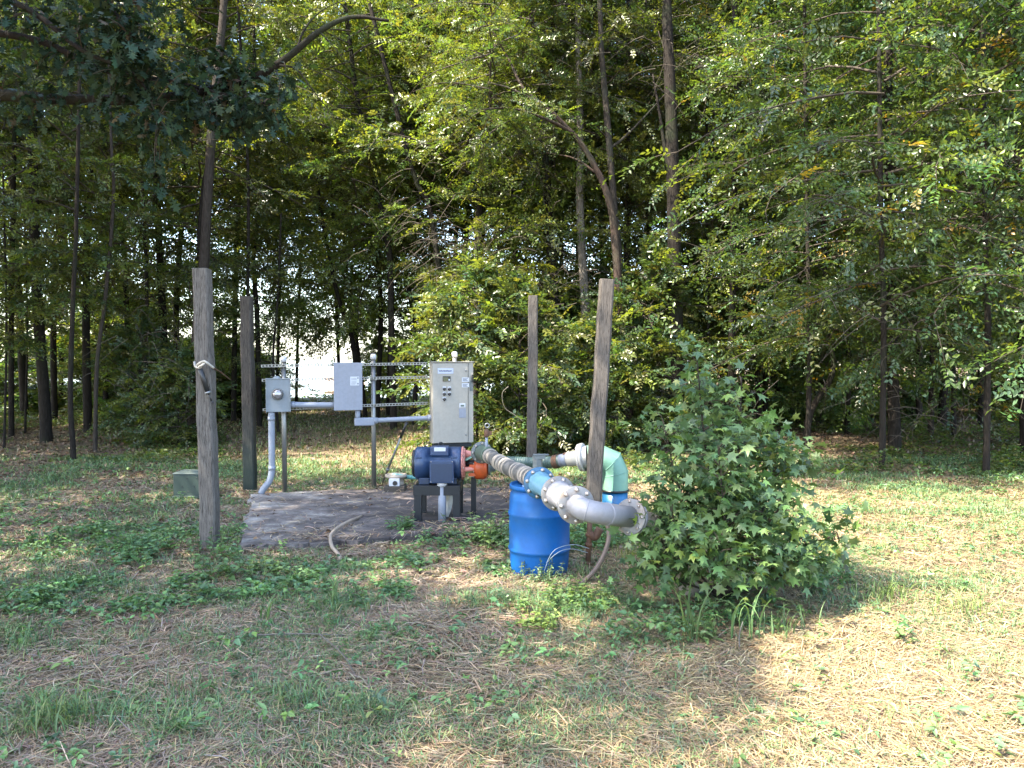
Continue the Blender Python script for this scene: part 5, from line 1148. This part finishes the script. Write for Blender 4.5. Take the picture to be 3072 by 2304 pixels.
def weed(label, dx, dy, n, h, lL, lW, seed, cols=((.105, .20, .075), (.09, .165, .08), (.14, .235, .08)), spread=.06, name='weed', cat='weed', group=None, pairs=4):
    r = np.random.RandomState(seed); b0 = gpt(dx, dy); t = thing(name, label, cat, tuple(b0), group); Q = NPM(); S_ = NPM(); ps, ds, ns, cs, ls = [], [], [], [], []; st = []
    for _ in range(n):
        b = np.array([r.normal(0, spread), r.normal(0, spread), -.02]); H = h * r.uniform(.55, 1.15); tp = b + np.array([r.normal(0, .3 * H), r.normal(0, .3 * H), H]); k = np.linspace(0, 1, 4)[:, None]; st.append(b + (tp - b) * k)
        for q_ in range(pairs):
            u = .3 + .7 * (q_ + .5) / pairs; az = r.uniform(0, 6.28)
            for w_ in (0, 3.14):
                a = az + w_ + r.normal(0, .3); ps.append(b + (tp - b) * u); ds.append([math.cos(a), math.sin(a), r.uniform(-.2, .5)]); ns.append(nrm(np.array([r.normal(0, .25), r.normal(0, .25), 1.]))); cs.append(np.array(cols[r.randint(len(cols))]) * r.uniform(.8, 1.2)); ls.append(r.uniform(.6, 1.2) * (1.15 - .4 * u))
    ls = np.array(ls); add_leaves(Q, np.array(ps), np.array(ds), np.array(ns), lL * ls, lW * ls, np.array(cs), .12, 0, 6); link('leaves', Q.mesh('leaves', [M_LEAF_NEAR]), t)
    st = np.array(st); add_tubes(S_, st, np.full(st.shape[:2], .0028), 4, (.09, .11, .05), 0); link('stems', S_.mesh('stems', [M_TWIG]), t); return t
grass_tuft('tall clump of arching broad grass blades in front of the sapling bush', 1500, 1392, 15, .62, .020, 1)
grass_tuft('upright clump of broad grass blades at the foot of the bush, beside the dead stalk', 1605, 1385, 8, .60, .019, 2)
grass_tuft('fine dark grass clump under the right side of the sapling bush', 1690, 1370, 46, .30, .008, 3, ((.07, .13, .05), (.09, .16, .06)), .10)
grass_tuft('long bright grass clump in the sunny patch right of the sapling bush', 1910, 1300, 70, .25, .008, 4, ((.13, .20, .06), (.16, .23, .07)), .13)
grass_tuft('long grass clump at the right edge of the sunny patch', 2080, 1330, 60, .22, .008, 5, ((.13, .20, .06), (.17, .22, .07)), .14)
grass_tuft('dense long grass clump in the lower left corner of the photo', 130, 1570, 130, .22, .007, 6, ((.12, .19, .07), (.16, .21, .07), (.085, .15, .06)), .12)
grass_tuft('long bluish grass clump between the lower left corner clump and the middle', 420, 1500, 100, .17, .006, 7, ((.09, .16, .075), (.12, .19, .08)), .16)
grass_tuft('tall cut grass stalk with drooping blades in front of the concrete pad', 722, 1325, 9, .55, .016, 8, spread=.03)
grass_tuft('short upright grass stalk left of the tall cut stalk', 580, 1345, 6, .34, .017, 9, spread=.02)
grass_tuft('yellow green grass clump beside the brown hose', 1370, 1215, 70, .34, .008, 10, ((.17, .23, .06), (.13, .20, .055), (.24, .24, .10)), .12)
grass_tuft('thin grass sprouts at the foot of the rusty pipe', 1265, 1250, 26, .26, .007, 11, spread=.10)
grass_tuft('straggling grass clump on the left edge below the weeds', 50, 1390, 80, .18, .007, 12, ((.08, .14, .06), (.10, .17, .07)), .15)
grass_tuft('pale green grass tuft in the sunlit straw at the lower right', 1960, 1590, 40, .17, .006, 13, ((.15, .21, .08), (.19, .22, .09)), .10)
weed('bushy weed clump close to the left side of the blue drum', 1052, 1178, 34, .34, .085, .05, 1, spread=.16)
weed('weeds growing round the left leg of the motor stand', 868, 1150, 16, .22, .08, .05, 2, spread=.12)
weed('weeds at the foot of the right leg of the motor stand', 990, 1158, 10, .14, .06, .038, 3, spread=.10)
weed('vine sprouts climbing the foot of the thick left post', 468, 1200, 22, .30, .06, .042, 4, spread=.13)
weed('row of pale leaved sprouts against the foot of the blue drum', 1165, 1268, 26, .20, .05, .024, 5, ((.13, .19, .10), (.10, .165, .075), (.17, .22, .12)), .17)
weed('bright yellow green rosette weed in the middle of the foreground', 1165, 1365, 14, .14, .075, .034, 6, ((.17, .26, .06), (.20, .28, .07)), .06)
weed('light green leafy weed in front of the brown hose end', 1235, 1310, 26, .20, .075, .042, 7, ((.12, .21, .06), (.10, .18, .055)), .14)
weed('small pale seedling at the foot of the arching grass clump', 1528, 1392, 5, .22, .085, .032, 8, ((.17, .24, .09), (.14, .21, .07)), .03)
weed('broad leaved weed patch left of the thick left post', 300, 1215, 40, .20, .075, .055, 9, spread=.25)
weed('broad leaved weed patch right of the foot of the thick left post', 530, 1250, 38, .18, .075, .055, 10, spread=.26)
weed('leafy weed patch in front of the tan hose', 760, 1290, 30, .16, .065, .045, 11, spread=.24)
weed('low weed patch at the left edge of the photo', 90, 1290, 40, .18, .07, .05, 12, spread=.28)
weed('leafy sprouts growing around the base of the leaning post', 1268, 1160, 22, .30, .075, .05, 13, spread=.16)
weed('weed patch under the grey flanges right of the blue drum', 1310, 1190, 26, .26, .07, .045, 14, spread=.18)
weed('small weed clump in the straw below the bright rosette', 830, 1395, 16, .10, .05, .03, 15, ((.13, .21, .07), (.10, .18, .06)), .12)
# sticks
def stick(label, pts, rad, col_mat=M_BARK_P, name='stick', cat='stick'):
    pl = catmull(pts, 5); return tag(part(name, MB().rings(pl, [rad * (1 - .4 * i / (len(pl) - 1)) for i in range(len(pl))], 7), col_mat, None, 0, pl[0]), label, cat)
v3 = lambda a, h=0: Vector((a[0], a[1], a[2] + h))
stick('fallen brown stick lying in front of the motor', [v3(gpt(905, 1243), .02), v3(gpt(930, 1249), .03), v3(gpt(962, 1258), .02)], .016, M_BARK_M)
stick('thin dead stalk standing in the straw in front of the bush', [v3(gpt(1597, 1405)), v3(gpt(1597, 1405), .11), v3(gpt(1604, 1405), .2)], .006)
stick('pale straight reed lying across the grass left of the middle', [v3(gpt(545, 1387), .04), v3(gpt(650, 1388), .05), v3(gpt(745, 1390), .03)], .005)
stick('pale fallen stalk slanting across the straw below the tall cut stalk', [v3(gpt(690, 1400), .08), v3(gpt(740, 1440), .05), v3(gpt(770, 1480), .02)], .006)
stick('curly pale vine dangling in the shade right of the control cabinet', [D(1098, 835, 14), D(1085, 850, 14), D(1090, 880, 14), D(1110, 895, 14), D(1130, 910, 14)], .008)
# boathouse by the lake
hb = P(1000, 1176, 47.5); xb_, yb_ = hb.x, 47.5
bh = thing('boathouse', 'low boathouse with tan shingled roof on the lake shore, behind the pale electrical box', 'boathouse', (xb_, yb_, -.9))
x0, x1 = P(948, 1176, 47.5).x, P(1100, 1176, 47.5).x; ze, zr_ = P(0, 1173, 47.5).z, P(0, 1120, 49.5).z
mb = MB(); e0, e1, r0_, r1_ = Vector((x0 + .75, 46.6, ze)), Vector((x1, 46.6, ze)), Vector((x0, 49.6, zr_)), Vector((x1 - .4, 49.6, zr_)); dn = Vector((0, 0, -.14))
mb.v += [e0, e1, r1_, r0_, e0 + dn, e1 + dn, r1_ + dn, r0_ + dn, Vector((x0 - .3, 52.6, ze)), Vector((x0 - .3, 52.6, ze - .14))]
mb.f += [[0, 1, 2, 3], [4, 7, 6, 5], [0, 4, 5, 1], [0, 3, 7, 4], [1, 5, 6, 2], [3, 2, 6, 7], [0, 8, 3], [0, 4, 9, 8], [3, 8, 9, 7]]; mb.sm += [False] * 9
part('roof', mb, M_SHING, bh)
part('wall', MB().box(((x0 + x1) / 2 + .6, 48.6, ze - .75), (x1 - x0 - 1.0, 3.4, 1.3)), M_BOARD, bh)
weed('bright green bush at the left end of the boathouse', 688, 852, 30, 1.1, .35, .22, 21, ((.14, .21, .05), (.11, .18, .05)), .35, 'shrub', 'shrub')
